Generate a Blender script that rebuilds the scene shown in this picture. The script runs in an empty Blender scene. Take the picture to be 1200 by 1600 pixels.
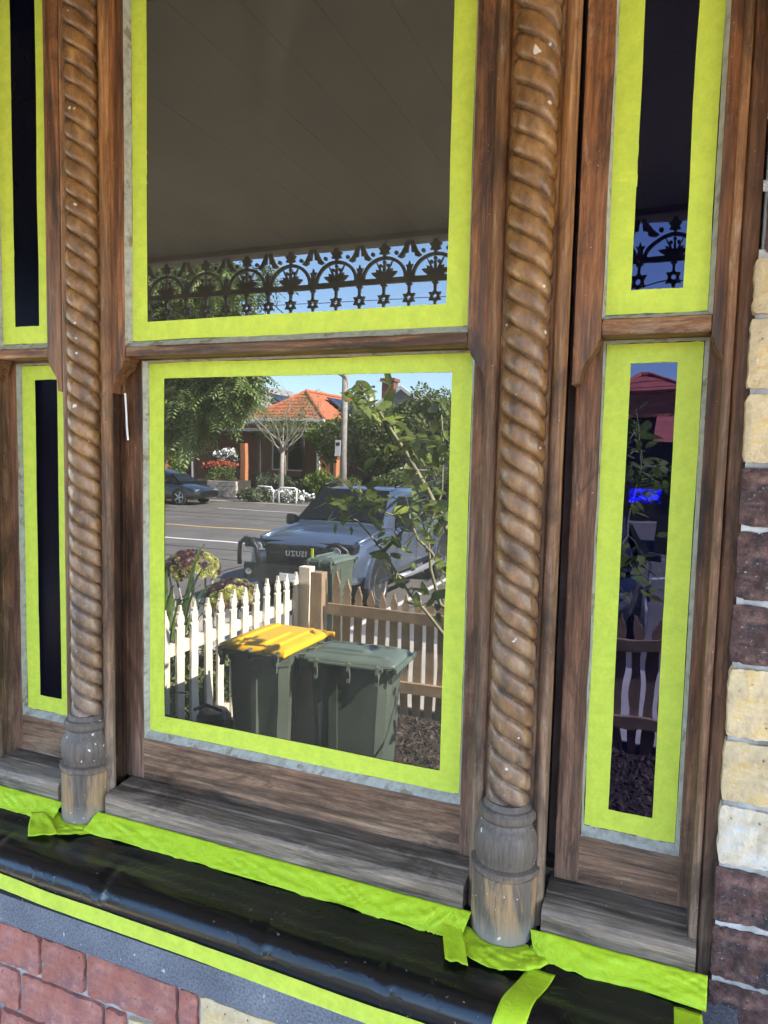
import bpy, bmesh, math, random
import numpy as np
from mathutils import Vector, Matrix
random.seed(7); RNG = np.random.default_rng(11)
sc = bpy.context.scene; COL = sc.collection
PI = math.pi

# ------------------------------------------------------------------ camera, sky, sun, exposure
cam_d = bpy.data.cameras.new('camera'); cam = bpy.data.objects.new('camera', cam_d); COL.objects.link(cam); sc.camera = cam
def _rows(yaw, pitch, roll):
    f = Vector((-math.sin(yaw)*math.cos(pitch), math.cos(yaw)*math.cos(pitch), math.sin(pitch)))
    r = Vector((math.cos(yaw), math.sin(yaw), 0)); u = r.cross(f)
    return math.cos(roll)*r + math.sin(roll)*u, -math.sin(roll)*r + math.cos(roll)*u, f
_r, _u, _f = _rows(0.3835, -0.0819, 0.0236)
cam.matrix_world = Matrix(((_r.x, _u.x, -_f.x, 0.9756), (_r.y, _u.y, -_f.y, -1.15), (_r.z, _u.z, -_f.z, 0.5831), (0, 0, 0, 1)))
cam_d.sensor_fit = 'VERTICAL'; cam_d.sensor_height = 24.0; cam_d.lens = 24.0*1108.83/1600
cam_d.clip_start = 0.02; cam_d.clip_end = 2000

SUN = Vector((0.72, 0.10, 0.55)).normalized()
world = bpy.data.worlds.new('World'); sc.world = world; world.use_nodes = True
wn = world.node_tree.nodes; wl = world.node_tree.links
sky = wn.new('ShaderNodeTexSky'); sky.sky_type = 'NISHITA'; sky.sun_disc = False
sky.sun_elevation = math.asin(SUN.z); sky.sun_rotation = math.atan2(SUN.x, SUN.y)
sky.air_density = 1.0; sky.dust_density = 0.3; sky.ozone_density = 4.0
wn['Background'].inputs['Strength'].default_value = 0.10
wl.new(sky.outputs[0], wn['Background'].inputs['Color'])
sd = bpy.data.lights.new('sun', 'SUN'); sd.energy = 4.2; sd.angle = math.radians(0.5); sd.color = (1.0, 0.94, 0.85)
sun = bpy.data.objects.new('sun', sd); COL.objects.link(sun); sun.rotation_euler = SUN.to_track_quat('Z', 'Y').to_euler()
sc.view_settings.view_transform = 'Standard'; sc.view_settings.look = 'None'
sc.view_settings.exposure = 3.65; sc.view_settings.gamma = 1.0; sc.view_settings.use_curve_mapping = False
sc.render.engine = 'CYCLES'
sc.cycles.use_denoising = True; sc.cycles.max_bounces = 10; sc.cycles.diffuse_bounces = 5; sc.cycles.glossy_bounces = 5
sc.cycles.transparent_max_bounces = 12; sc.cycles.sample_clamp_indirect = 8.0

# ------------------------------------------------------------------ helpers: objects
def link(name, me, parent=None):
    o = bpy.data.objects.new(name, me); COL.objects.link(o)
    if parent is not None:
        o.parent = parent
        b = parent.get('_b')
        if b is not None: o.matrix_parent_inverse = Matrix.Translation(-Vector(b))
    return o
def tag(o, label=None, cat=None, group=None, kind=None):
    if label: o['label'] = label
    if cat: o['category'] = cat
    if group: o['group'] = group
    o['kind'] = kind or 'thing'
    return o
def thing(name, label, cat, loc=(0, 0, 0), group=None):
    o = bpy.data.objects.new(name, None); COL.objects.link(o); o.location = loc; o['_b'] = tuple(loc); o.empty_display_size = .1
    return tag(o, label, cat, group)
def dup(o, parent=None, delta=None, label=None):
    c = o.copy(); COL.objects.link(c)
    if parent is not None: c.parent = parent
    if delta is not None: c.location = Vector(o.location) + Vector(delta)
    if label: c['label'] = label
    for ch in list(o.children): dup(ch, c)
    return c

class MB:
    def __init__(s): s.v = []; s.f = []; s.m = []
    def add(s, vs, fs, mi=0):
        n = len(s.v); s.v += [tuple(p) for p in vs]; s.f += [tuple(i+n for i in f) for f in fs]; s.m += [mi]*len(fs); return s
    def box(s, x0, x1, y0, y1, z0, z1, mi=0):
        return s.add([(x0,y0,z0),(x1,y0,z0),(x1,y1,z0),(x0,y1,z0),(x0,y0,z1),(x1,y0,z1),(x1,y1,z1),(x0,y1,z1)],
                     [(0,3,2,1),(4,5,6,7),(0,1,5,4),(1,2,6,5),(2,3,7,6),(3,0,4,7)], mi)
    def obox(s, c, ax, ay, az, mi=0):   # oriented box: centre and three half vectors
        c, ax, ay, az = map(Vector, (c, ax, ay, az)); vs = []
        for k in (-1, 1):
            for i, j in ((-1,-1),(1,-1),(1,1),(-1,1)): vs.append(c + i*ax + j*ay + k*az)
        return s.add(vs, [(0,3,2,1),(4,5,6,7),(0,1,5,4),(1,2,6,5),(2,3,7,6),(3,0,4,7)], mi)
    def prism(s, poly, plane, a, b, mi=0):  # extrude 2-D polygon along the axis missing from plane
        def P(p, t):
            return {'xz': (p[0], t, p[1]), 'xy': (p[0], p[1], t), 'yz': (t, p[0], p[1])}[plane]
        n = len(poly); vs = [P(p, a) for p in poly] + [P(p, b) for p in poly]
        fs = [tuple(range(n)), tuple(range(2*n-1, n-1, -1))] + [(i, i+n, (i+1) % n + n, (i+1) % n) for i in range(n)]
        return s.add(vs, fs, mi)
    def tube(s, pts, r, n=8, cap=True, mi=0):
        pts = [Vector(p) for p in pts]; rs = r if hasattr(r, '__len__') else [r]*len(pts); vs = []; fs = []; u = None
        for i, p in enumerate(pts):
            d = (pts[min(i+1, len(pts)-1)] - pts[max(i-1, 0)]).normalized()
            if u is None: u = d.orthogonal().normalized()
            u = (u - d*u.dot(d)).normalized(); w = d.cross(u)
            for k in range(n):
                a = 2*PI*k/n; vs.append(p + rs[i]*(math.cos(a)*u + math.sin(a)*w))
        for i in range(len(pts)-1):
            for k in range(n): fs.append((i*n+k, i*n+(k+1) % n, (i+1)*n+(k+1) % n, (i+1)*n+k))
        if cap: fs += [tuple(range(n-1, -1, -1)), tuple(range((len(pts)-1)*n, len(pts)*n))]
        return s.add(vs, fs, mi)
    def lathe(s, prof, c, axis='z', n=32, mi=0, cap=True):
        vs = []; fs = []
        for (r, h) in prof:
            for k in range(n):
                a = 2*PI*k/n; p, q = r*math.cos(a), r*math.sin(a)
                vs.append({'z': (c[0]+p, c[1]+q, c[2]+h), 'x': (c[0]+h, c[1]+p, c[2]+q), 'y': (c[0]+p, c[1]+h, c[2]+q)}[axis])
        for i in range(len(prof)-1):
            for k in range(n): fs.append((i*n+k, i*n+(k+1) % n, (i+1)*n+(k+1) % n, (i+1)*n+k))
        if cap: fs += [tuple(range(n-1, -1, -1)), tuple(range((len(prof)-1)*n, len(prof)*n))]
        return s.add(vs, fs, mi)
    def grid(s, fn, nu, nv, mi=0):
        vs = [fn(i/nu, j/nv) for j in range(nv+1) for i in range(nu+1)]
        return s.add(vs, [(j*(nu+1)+i, j*(nu+1)+i+1, (j+1)*(nu+1)+i+1, (j+1)*(nu+1)+i) for j in range(nv) for i in range(nu)], mi)
    def loft(s, secs, cap=True, mi=0, closed=True):
        n = len(secs[0]); vs = [p for q in secs for p in q]; fs = []
        for i in range(len(secs)-1):
            for k in range(n if closed else n-1): fs.append((i*n+k, i*n+(k+1) % n, (i+1)*n+(k+1) % n, (i+1)*n+k))
        if cap: fs += [tuple(range(n-1, -1, -1)), tuple(range((len(secs)-1)*n, len(secs)*n))]
        return s.add(vs, fs, mi)
    def mesh(s, name, mats, bevel=0, smooth=False, fix=True, segs=2):
        me = bpy.data.meshes.new(name); me.from_pydata(s.v, [], s.f)
        if not isinstance(mats, (list, tuple)): mats = [mats]
        for m in mats: me.materials.append(m)
        me.polygons.foreach_set('material_index', s.m)
        if fix or bevel:
            bm = bmesh.new(); bm.from_mesh(me)
            if fix: bmesh.ops.recalc_face_normals(bm, faces=bm.faces)
            if bevel:
                es = [e for e in bm.edges if len(e.link_faces) == 2 and e.calc_face_angle(0) > 0.5]
                bmesh.ops.bevel(bm, geom=es, offset=bevel, segments=segs, affect='EDGES', profile=.6, clamp_overlap=True)
            bm.to_mesh(me); bm.free()
        if smooth:
            me.polygons.foreach_set('use_smooth', [True]*len(me.polygons))
        return me
    def build(s, name, mats, parent=None, bevel=0, smooth=False, fix=True, segs=2):
        return link(name, s.mesh(name, mats, bevel, smooth, fix, segs), parent)

def smooth_angle(o, deg=40):
    me = o.data; me.polygons.foreach_set('use_smooth', [True]*len(me.polygons))
    try: me.set_sharp_from_angle(angle=math.radians(deg))
    except Exception: pass
    return o

def noise1(x, seed=0):
    i = math.floor(x); f = x - i; f = f*f*(3-2*f)
    h = lambda k: (math.sin((k*127.1 + seed*311.7))*43758.5453) % 1.0
    return (h(i)*(1-f) + h(i+1)*f)*2 - 1
def noise2(x, y, seed=0):
    i, j = math.floor(x), math.floor(y); f, g = x-i, y-j; f = f*f*(3-2*f); g = g*g*(3-2*g)
    h = lambda a, b: (math.sin(a*127.1 + b*269.5 + seed*74.7)*43758.5453) % 1.0
    return ((h(i,j)*(1-f)+h(i+1,j)*f)*(1-g) + (h(i,j+1)*(1-f)+h(i+1,j+1)*f)*g)*2 - 1

# ------------------------------------------------------------------ helpers: materials
class NT:
    def __init__(s, name):
        s.m = bpy.data.materials.new(name); s.m.use_nodes = True; s.t = s.m.node_tree; s.n = s.t.nodes; s.l = s.t.links
        s.b = s.n['Principled BSDF']; s._tc = None
    def tc(s, kind='Object'):
        if s._tc is None: s._tc = s.n.new('ShaderNodeTexCoord')
        return s._tc.outputs[kind]
    def put(s, inp, v):
        if isinstance(v, bpy.types.NodeSocket): s.l.new(v, inp)
        elif isinstance(v, (tuple, list)): inp.default_value = (*v, 1.0) if len(v) == 3 and inp.type == 'RGBA' else v
        else: inp.default_value = v
    def noise(s, scale, detail=4, rough=.55, stretch=None, dist=0, vec=None, col=False):
        v = vec if vec is not None else s.tc()
        if stretch is not None:
            mp = s.n.new('ShaderNodeMapping'); mp.inputs['Scale'].default_value = stretch; s.l.new(v, mp.inputs['Vector']); v = mp.outputs[0]
        n = s.n.new('ShaderNodeTexNoise'); n.inputs['Scale'].default_value = scale; n.inputs['Detail'].default_value = detail
        n.inputs['Roughness'].default_value = rough; n.inputs['Distortion'].default_value = dist; s.l.new(v, n.inputs['Vector'])
        return n.outputs['Color' if col else 'Fac']
    def voro(s, scale, feature='F1', out='Distance', rand=1.0):
        n = s.n.new('ShaderNodeTexVoronoi'); n.feature = feature; n.inputs['Scale'].default_value = scale; n.inputs['Randomness'].default_value = rand
        s.l.new(s.tc(), n.inputs['Vector']); return n.outputs[out]
    def ramp(s, fac, stops):
        r = s.n.new('ShaderNodeValToRGB'); e = r.color_ramp.elements
        while len(e) < len(stops): e.new(0.5)
        for k, (p, c) in enumerate(stops): e[k].position = p; e[k].color = (*c, 1) if hasattr(c, '__len__') else (c, c, c, 1)
        s.l.new(fac, r.inputs[0]); return r.outputs[0]
    def mix(s, fac, a, b, mode='MIX'):
        n = s.n.new('ShaderNodeMix'); n.data_type = 'RGBA'; n.blend_type = mode
        s.put(n.inputs[0], fac); s.put(n.inputs[6], a); s.put(n.inputs[7], b); return n.outputs[2]
    def math(s, op, a, b=0.0, clamp=False):
        n = s.n.new('ShaderNodeMath'); n.operation = op; n.use_clamp = clamp; s.put(n.inputs[0], a); s.put(n.inputs[1], b); return n.outputs[0]
    def rng(s, v, a, b, c=0.0, d=1.0):
        n = s.n.new('ShaderNodeMapRange'); s.put(n.inputs[0], v)
        for i, k in enumerate((a, b, c, d)): n.inputs[i+1].default_value = k
        return n.outputs[0]
    def sep(s, ax, vec=None):
        n = s.n.new('ShaderNodeSeparateXYZ'); s.l.new(vec if vec is not None else s.tc(), n.inputs[0]); return n.outputs[ax]
    def bump(s, h, strength=.3, dist=.01, nrm=None):
        n = s.n.new('ShaderNodeBump'); n.inputs['Strength'].default_value = strength; n.inputs['Distance'].default_value = dist
        s.l.new(h, n.inputs['Height'])
        if nrm is not None: s.l.new(nrm, n.inputs['Normal'])
        return n.outputs[0]
    def rand(s):
        n = s.n.new('ShaderNodeObjectInfo'); return n.outputs['Random']
    def set(s, color=None, rough=None, metal=None, normal=None, spec=None, **kw):
        if color is not None: s.put(s.b.inputs['Base Color'], color)
        if rough is not None: s.put(s.b.inputs['Roughness'], rough)
        if metal is not None: s.put(s.b.inputs['Metallic'], metal)
        if normal is not None: s.put(s.b.inputs['Normal'], normal)
        if spec is not None: s.put(s.b.inputs['Specular IOR Level'], spec)
        for k, v in kw.items(): s.put(s.b.inputs[k.replace('_', ' ')], v)
        return s.m

def simple(name, c, rough=.5, var=.25, scale=8, bump=0, metal=0, spec=.5, bscale=None, bdist=.01, rnd=0):
    t = NT(name); lo = tuple(max(0, k*(1-var)) for k in c); hi = tuple(min(1, k*(1+var)) for k in c)
    col = t.ramp(t.noise(scale, 5), [(.3, lo), (.7, hi)])
    if rnd: col = t.mix(1.0, col, t.ramp(t.rand(), [(0, 1-rnd), (1, 1.0)]), 'MULTIPLY')
    nm = t.bump(t.noise(bscale or scale*6, 4), bump, bdist) if bump else None
    return t.set(col, rough, metal, nm, spec)

def wood(name, axis='z', tint=(1, 1, 1), worn=.62, grey=.95):
    t = NT(name)
    st = {'z': (1, 1, .055), 'x': (.055, 1, 1)}[axis]
    grain = t.noise(170, 8, .74, st, .25)
    wide = t.noise(30, 7, .7, st, .6)
    big = t.noise(5, 4, .6, {'z': (1, 1, .3), 'x': (.3, 1, 1)}[axis])
    fine = t.noise(330, 3, .6, st)
    a = t.ramp(grain, [(.30, (.052, .023, .011)), (.50, (.150, .078, .040)), (.70, (.290, .172, .098))])
    b = t.ramp(grain, [(.30, (.095, .037, .009)), (.52, (.25, .115, .034)), (.72, (.40, .215, .080))])
    c = t.ramp(grain, [(.28, (.085, .068, .056)), (.50, (.195, .168, .145)), (.74, (.38, .335, .29))])
    z = t.sep(2)
    up = t.math('ADD', t.rng(z, .45, 1.15), t.math('MULTIPLY', t.math('SUBTRACT', big, .5), .9), True)
    dn = t.math('ADD', t.rng(z, .30, -.16, 0, grey), t.math('MULTIPLY', t.math('SUBTRACT', big, .5), 1.5), True)
    col = t.mix(up, a, b); col = t.mix(dn, col, c)
    pale = t.ramp(t.noise(40, 8, .78, {'z': (1, 1, .12), 'x': (.12, 1, 1)}[axis], .5), [(worn-.03, 0.0), (worn+.09, .62)])
    col = t.mix(pale, col, (.42, .35, .27))
    dark = t.ramp(wide, [(.36, .30), (.56, 1.12)])
    col = t.mix(1.0, col, dark, 'MULTIPLY')
    blot = t.ramp(t.noise(11, 8, .75, {'z': (1, 1, .35), 'x': (.35, 1, 1)}[axis], 1.2), [(.40, .50), (.50, 1.0), (.62, 1.22)])
    col = t.mix(1.0, col, blot, 'MULTIPLY')
    specks = t.ramp(t.noise(210, 2, .5), [(.735, 0.0), (.76, .7)])
    col = t.mix(specks, col, (.55, .52, .47))
    col = t.mix(1.0, col, (tint[0]*1.06, tint[1]*.96, tint[2]*.84), 'MULTIPLY')
    nm = t.bump(grain, .6, .003); nm = t.bump(fine, .25, .0012, nm)
    return t.set(col, t.ramp(wide, [(.3, .42), (.7, .72)]), 0, nm, .42)

M = {}
M['wood_v'] = wood('weathered_timber_upright', 'z', (1, 1, 1), .60, .55)
M['wood_h'] = wood('weathered_timber_level', 'x')
M['wood_rail'] = wood('patchy_rail_timber', 'x', (1.0, .90, .80), .55, .50)
M['wood_stile'] = wood('weathered_stile_timber', 'z', tint=(.95, .82, .78), grey=.6)
M['wood_deep'] = wood('gap_shaded_timber', 'z', tint=(.34, .26, .21), worn=.66, grey=.4)  # tint carries the shade of the deep gap beside the sashes
M['wood_jamb'] = wood('dark_jamb_timber', 'z', tint=(.62, .55, .50), grey=.7)
def twist_mat():
    t = NT('carved_column_timber')
    n1 = t.noise(38, 7, .62, (1, 1, .5)); n2 = t.noise(7, 4); n3 = t.noise(120, 4, .6)
    a = t.ramp(n1, [(.3, (.080, .033, .009)), (.55, (.235, .110, .032)), (.72, (.38, .205, .070))])
    c = t.ramp(n1, [(.3, (.075, .056, .045)), (.55, (.155, .122, .100)), (.75, (.29, .22, .165))])
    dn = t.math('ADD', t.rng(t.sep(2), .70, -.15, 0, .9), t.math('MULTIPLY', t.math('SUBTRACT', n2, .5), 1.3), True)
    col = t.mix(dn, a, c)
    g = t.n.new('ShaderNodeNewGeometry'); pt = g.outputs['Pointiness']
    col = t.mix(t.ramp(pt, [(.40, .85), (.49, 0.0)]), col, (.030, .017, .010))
    chips = t.ramp(n3, [(.66, 0.0), (.71, .75)]); low = t.rng(t.sep(2), .75, .10)
    col = t.mix(t.math('MULTIPLY', chips, low), col, (.42, .31, .19))
    sp = t.ramp(t.noise(75, 1, .3), [(.775, 0.0), (.79, .85)])
    col = t.mix(sp, col, (.62, .58, .50))
    nm = t.bump(t.noise(160, 5, .6), .28, .0025)
    return t.set(col, t.ramp(n3, [(.35, .24), (.7, .46)]), 0, nm, .5)
M['twist'] = twist_mat()
def base_mat():
    t = NT('turned_base_timber'); st = (1, 1, .07)
    n1 = t.noise(150, 8, .74, st, .3); n2 = t.noise(26, 6, .7, (1, 1, .22), .6)
    tan = t.ramp(n1, [(.3, (.16, .095, .045)), (.6, (.34, .215, .11)), (.8, (.46, .33, .2))])
    gry = t.ramp(n1, [(.3, (.055, .040, .031)), (.6, (.135, .105, .083)), (.8, (.25, .205, .165))])
    low = t.rng(t.sep(2), -.055, -.068)
    msk = t.math('MULTIPLY', t.ramp(n2, [(.44, 0.0), (.53, 1.0)]), low)
    col = t.mix(msk, gry, tan)
    col = t.mix(t.rng(t.sep(2), -.125, -.165, 0, .75), col, (.28, .25, .215))
    sp = t.ramp(t.noise(120, 1, .3), [(.765, 0.0), (.78, .9)]); col = t.mix(sp, col, (.66, .62, .56))
    return t.set(col, .55, 0, t.bump(n1, .4, .003), .4)
M['base'] = base_mat()
def putty_mat():
    t = NT('old_putty'); n = t.noise(60, 6, .65)
    col = t.ramp(n, [(.3, (.24, .22, .18)), (.5, (.36, .345, .30)), (.7, (.44, .43, .385))])
    dk = t.ramp(t.noise(28, 5, .7), [(.56, 0.0), (.64, .75)]); col = t.mix(dk, col, (.17, .115, .07))
    return t.set(col, .7, 0, t.bump(t.noise(140, 4), .5, .003), .3)
M['putty'] = putty_mat()
def tape_mat(name, c, crinkle=0.0, alpha=.90):
    t = NT(name); n = t.noise(26, 6, .65); f = t.noise(190, 3, .6); b2 = t.noise(7, 3)
    lo = (c[0]*.88, c[1]*.94, c[2]*.97); hi = (min(1, c[0]*1.10), min(1, c[1]*1.04), c[2])
    col = t.ramp(n, [(.34, lo), (.62, c), (.75, hi)])
    col = t.mix(t.ramp(f, [(.42, .22), (.58, 0.0)]), col, (c[0]*.72, c[1]*.85, c[2]*.9))
    col = t.mix(t.ramp(b2, [(.4, .25), (.6, 0.0)]), col, lo)
    nm = t.bump(t.noise(420, 2), .25, .0008); nm = t.bump(t.noise(34, 4, .6, dist=.8), .25+crinkle, .003, nm)
    al = t.ramp(t.noise(48, 7, .72), [(.36, alpha-.08), (.60, min(1, alpha+.04))]) if alpha < 1 else 1.0
    return t.set(col, .55, 0, nm, .35, Alpha=al)
M['tape'] = tape_mat('yellow_green_masking_tape', (.70, .775, .080), 0, .76)
M['tape_loose'] = tape_mat('crumpled_masking_tape', (.52, .66, .020), .6, .94)
def glass_mat(name, base, ior, rough=0.0, wave=0.0, tint=(1, 1, 1)):
    t = NT(name)
    nm = t.bump(t.noise(5.5, 2, .4), wave, .01) if wave else None
    dust = t.math('MULTIPLY', t.ramp(t.noise(330, 2, .4), [(.70, 0.0), (.73, 1.0)]), t.ramp(t.noise(9, 4, .6), [(.42, .15), (.62, 1.0)]))
    smear = t.ramp(t.noise(6, 6, .7, (1, 1, .35), 1.0), [(.45, .75), (.65, 1.35)])
    col = t.mix(1.0, base, smear, 'MULTIPLY'); col = t.mix(dust, col, tuple(k+.035 for k in base))
    t.set(col, rough, 0, nm, .5, IOR=ior)
    t.b.inputs['Specular Tint'].default_value = (*tint, 1)
    return t.m
M['glass'] = glass_mat('clear_window_glass', (.032, .0285, .021), 2.12, 0, .016)
def cobalt():
    m = glass_mat('cobalt_window_glass', (.0008, .0008, .0050), 1.70, 0, .10, (.58, .60, 1.0)); n = m.node_tree.nodes; l = m.node_tree.links
    tr = n.new('ShaderNodeBsdfTransparent'); tr.inputs[0].default_value = (.02, .02, .85, 1)
    mx = n.new('ShaderNodeMixShader'); mx.inputs[0].default_value = .22; l.new(n['Principled BSDF'].outputs[0], mx.inputs[1]); l.new(tr.outputs[0], mx.inputs[2])
    l.new(mx.outputs[0], n['Material Output'].inputs[0]); return m
M['glass_blue'] = cobalt()
M['glass_dull'] = glass_mat('dusty_cobalt_window_glass', (.0020, .0022, .0058), 1.12, .22, .05, (.7, .7, 1.0))
M['cord'] = simple('white_cord', (.75, .74, .70), .7, .1)
def plastic_mat():
    t = NT('black_plastic_sheet'); n = t.noise(4, 3, .5, None, .6); d = t.noise(50, 6, .7); big = t.noise(6, 4)
    dust = t.math('MULTIPLY', t.ramp(d, [(.60, 0.0), (.72, .5)]), t.ramp(big, [(.48, 0.0), (.62, 1.0)]))
    col = t.mix(dust, (.0042, .0044, .005), (.035, .037, .038))
    nm = t.bump(n, .10, .02); nm = t.bump(t.noise(16, 3, .5, None, 1.5), .06, .006, nm)
    cr = t.n.new('ShaderNodeTexVoronoi'); cr.feature = 'DISTANCE_TO_EDGE'; cr.inputs['Scale'].default_value = 11; t.l.new(t.noise(3, 4, .6, None, 0, None, True), cr.inputs['Vector'])
    nm = t.bump(t.ramp(cr.outputs['Distance'], [(0.0, 1.0), (.05, 0.0)]), .10, .003, nm)
    fl = t.ramp(t.noise(120, 2, .4), [(.74, 0.0), (.76, .8)]); col = t.mix(t.math('MULTIPLY', fl, t.ramp(big, [(.46, 0.0), (.6, 1.0)])), col, (.22, .21, .19))
    return t.set(col, t.math('ADD', t.math('MULTIPLY', dust, .3), .24), 0, nm, .5, IOR=1.5)
M['plastic'] = plastic_mat()
def stone_mat():
    t = NT('bluestone'); n = t.noise(8, 5, .6); f = t.noise(240, 3, .6)
    col = t.ramp(n, [(.3, (.115, .118, .135)), (.7, (.195, .198, .215))])
    col = t.mix(1.0, col, t.ramp(f, [(.35, .62), (.6, 1.12)]), 'MULTIPLY')
    sp = t.ramp(t.noise(90, 1, .3), [(.77, 0.0), (.785, .7)]); col = t.mix(sp, col, (.5, .5, .5))
    return t.set(col, .8, 0, t.bump(f, .5, .004), .3)
M['stone'] = stone_mat()
def brick_mat(name, lo, mid, hi, speck=None, spk=(.60, .615), patch=None, scale=26, bs=.7, rough=.85):
    t = NT(name); n = t.noise(scale, 7, .65); f = t.noise(150, 5, .65)
    col = t.ramp(n, [(.30, lo), (.5, mid), (.70, hi)])
    if patch: col = t.mix(t.ramp(t.noise(24, 7, .7), [(.48, 0.0), (.60, .8)]), col, patch)
    col = t.mix(1.0, col, t.ramp(t.rand(), [(0, .82), (1, 1.0)]), 'MULTIPLY')
    pits = t.ramp(t.voro(85), [(.10, .35), (.19, 1.0)]); pm = t.ramp(t.noise(40, 2), [(.5, 1.0), (.6, 0.0)])
    col = t.mix(1.0, col, t.mix(pm, pits, (1, 1, 1)), 'MULTIPLY')
    if speck: col = t.mix(t.math('MULTIPLY', t.ramp(t.noise(230, 4, .6), [(spk[0], 0.0), (spk[1], .85)]), t.ramp(t.noise(22, 4, .7), [(.44, .1), (.60, 1.0)])), col, speck)
    h = t.math('ADD', t.noise(55, 7, .7), t.math('MULTIPLY', pits, .25))
    return t.set(col, rough, 0, t.bump(h, bs, .012), .35)
M['brick_cream'] = brick_mat('cream_brick', (.50, .355, .185), (.70, .535, .315), (.82, .68, .45), (.30, .15, .09), (.70, .72), (.68, .43, .13))
M['brick_pale'] = brick_mat('pale_brick', (.48, .385, .26), (.68, .565, .41), (.80, .69, .53), (.3, .2, .14), (.71, .73), (.56, .55, .52))
M['brick_dark'] = brick_mat('dark_clinker_brick', (.020, .012, .011), (.125, .062, .052), (.30, .165, .13), (.62, .58, .55), (.64, .655), (.020, .023, .032), 42, 1.0, .5)
M['brick_red'] = brick_mat('red_painted_brick', (.34, .105, .072), (.46, .175, .125), (.58, .29, .225), (.66, .52, .46), (.68, .72), (.30, .13, .12), 20, .8)
M['mortar'] = simple('lime_mortar', (.34, .325, .30), .9, .5, 20, .9, bscale=70, bdist=.006)
M['mortar_dk'] = simple('grey_mortar', (.26, .25, .24), .9, .4, 20, .9, bscale=70, bdist=.006)

# ------------------------------------------------------------------ the facade: sashes
def putty_frame(x0, x1, z0, z1, yg, ys, w, parent):
    """Bevelled putty bead round a pane: x0..z1 is the glass opening, yg the glass plane, ys the sash face, w the widths (left, right, bottom, top)."""
    b = MB(); n = 16; wl, wr, wb, wt = w
    def strip(fa):
        vs = []; fs = []
        for i in range(n+1):
            a, c, d = fa(i/n); vs += [a, c, d]
        for i in range(n):
            k = 3*i; fs += [(k, k+3, k+4, k+1), (k+1, k+4, k+5, k+2), (k+2, k+5, k+3, k)]
        b.add(vs, fs + [(0, 1, 2), (3*n, 3*n+2, 3*n+1)])
    X0, X1, Z0, Z1 = x0-wl, x1+wr, z0-wb, z1+wt; L = lambda p, q, t: p+(q-p)*t; f = ys-.0012
    j = lambda t, s: .0010*noise1(t*19+z0*7, s)
    strip(lambda t: ((x0+j(t, 1), yg, L(z0, z1, t)), (X0, yg, L(Z0, Z1, t)), (X0+j(t, 6), f, L(Z0, Z1, t))))
    strip(lambda t: ((x1+j(t, 2)*.5, yg, L(z0, z1, t)), (X1, yg, L(Z0, Z1, t)), (X1, f, L(Z0, Z1, t))))
    strip(lambda t: ((L(x0, x1, t), yg, z0+j(t, 3)), (L(X0, X1, t), yg, Z0), (L(X0, X1, t), f, Z0+j(t, 7))))
    strip(lambda t: ((L(x0, x1, t), yg, z1+j(t, 4)), (L(X0, X1, t), yg, Z1), (L(X0, X1, t), f, Z1)))
    return b.build('putty_bead', M['putty'], parent)

def tape_strip(label, x0, x1, z0, z1, y, seed):
    """One strip of masking tape lying on the glass (real thickness 0.25 mm, slightly wandering edges)."""
    vert = (z1-z0) > (x1-x0); n = 24; b = MB(); vs = []; fs = []
    for i in range(n+1):
        t = i/n; e1 = .0009*noise1(t*5+seed, seed)+.0003*noise1(t*31, seed); e2 = .0009*noise1(t*5+seed, seed+9)+.0003*noise1(t*31, seed+3)
        if vert: a, c = (x0+e1, z0+(z1-z0)*t), (x1+e2, z0+(z1-z0)*t)
        else:    a, c = (x0+(x1-x0)*t, z0+e1), (x0+(x1-x0)*t, z1+e2)
        yy = y - .0003*noise1(t*9, seed+4)
        vs += [(a[0], yy, a[1]), (c[0], yy, c[1]), (a[0], yy+.0002, a[1]), (c[0], yy+.0002, c[1])]
    for i in range(n):
        k = 4*i; fs += [(k, k+4, k+5, k+1), (k+2, k+3, k+7, k+6), (k, k+2, k+6, k+4), (k+1, k+5, k+7, k+3)]
    fs += [(0, 1, 3, 2), (4*n, 4*n+2, 4*n+3, 4*n+1)]
    b.add(vs, fs); o = b.build('masking_tape', M['tape'])
    return tag(o, label, 'masking tape', 'strips of yellow-green masking tape on the window glass')

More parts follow.
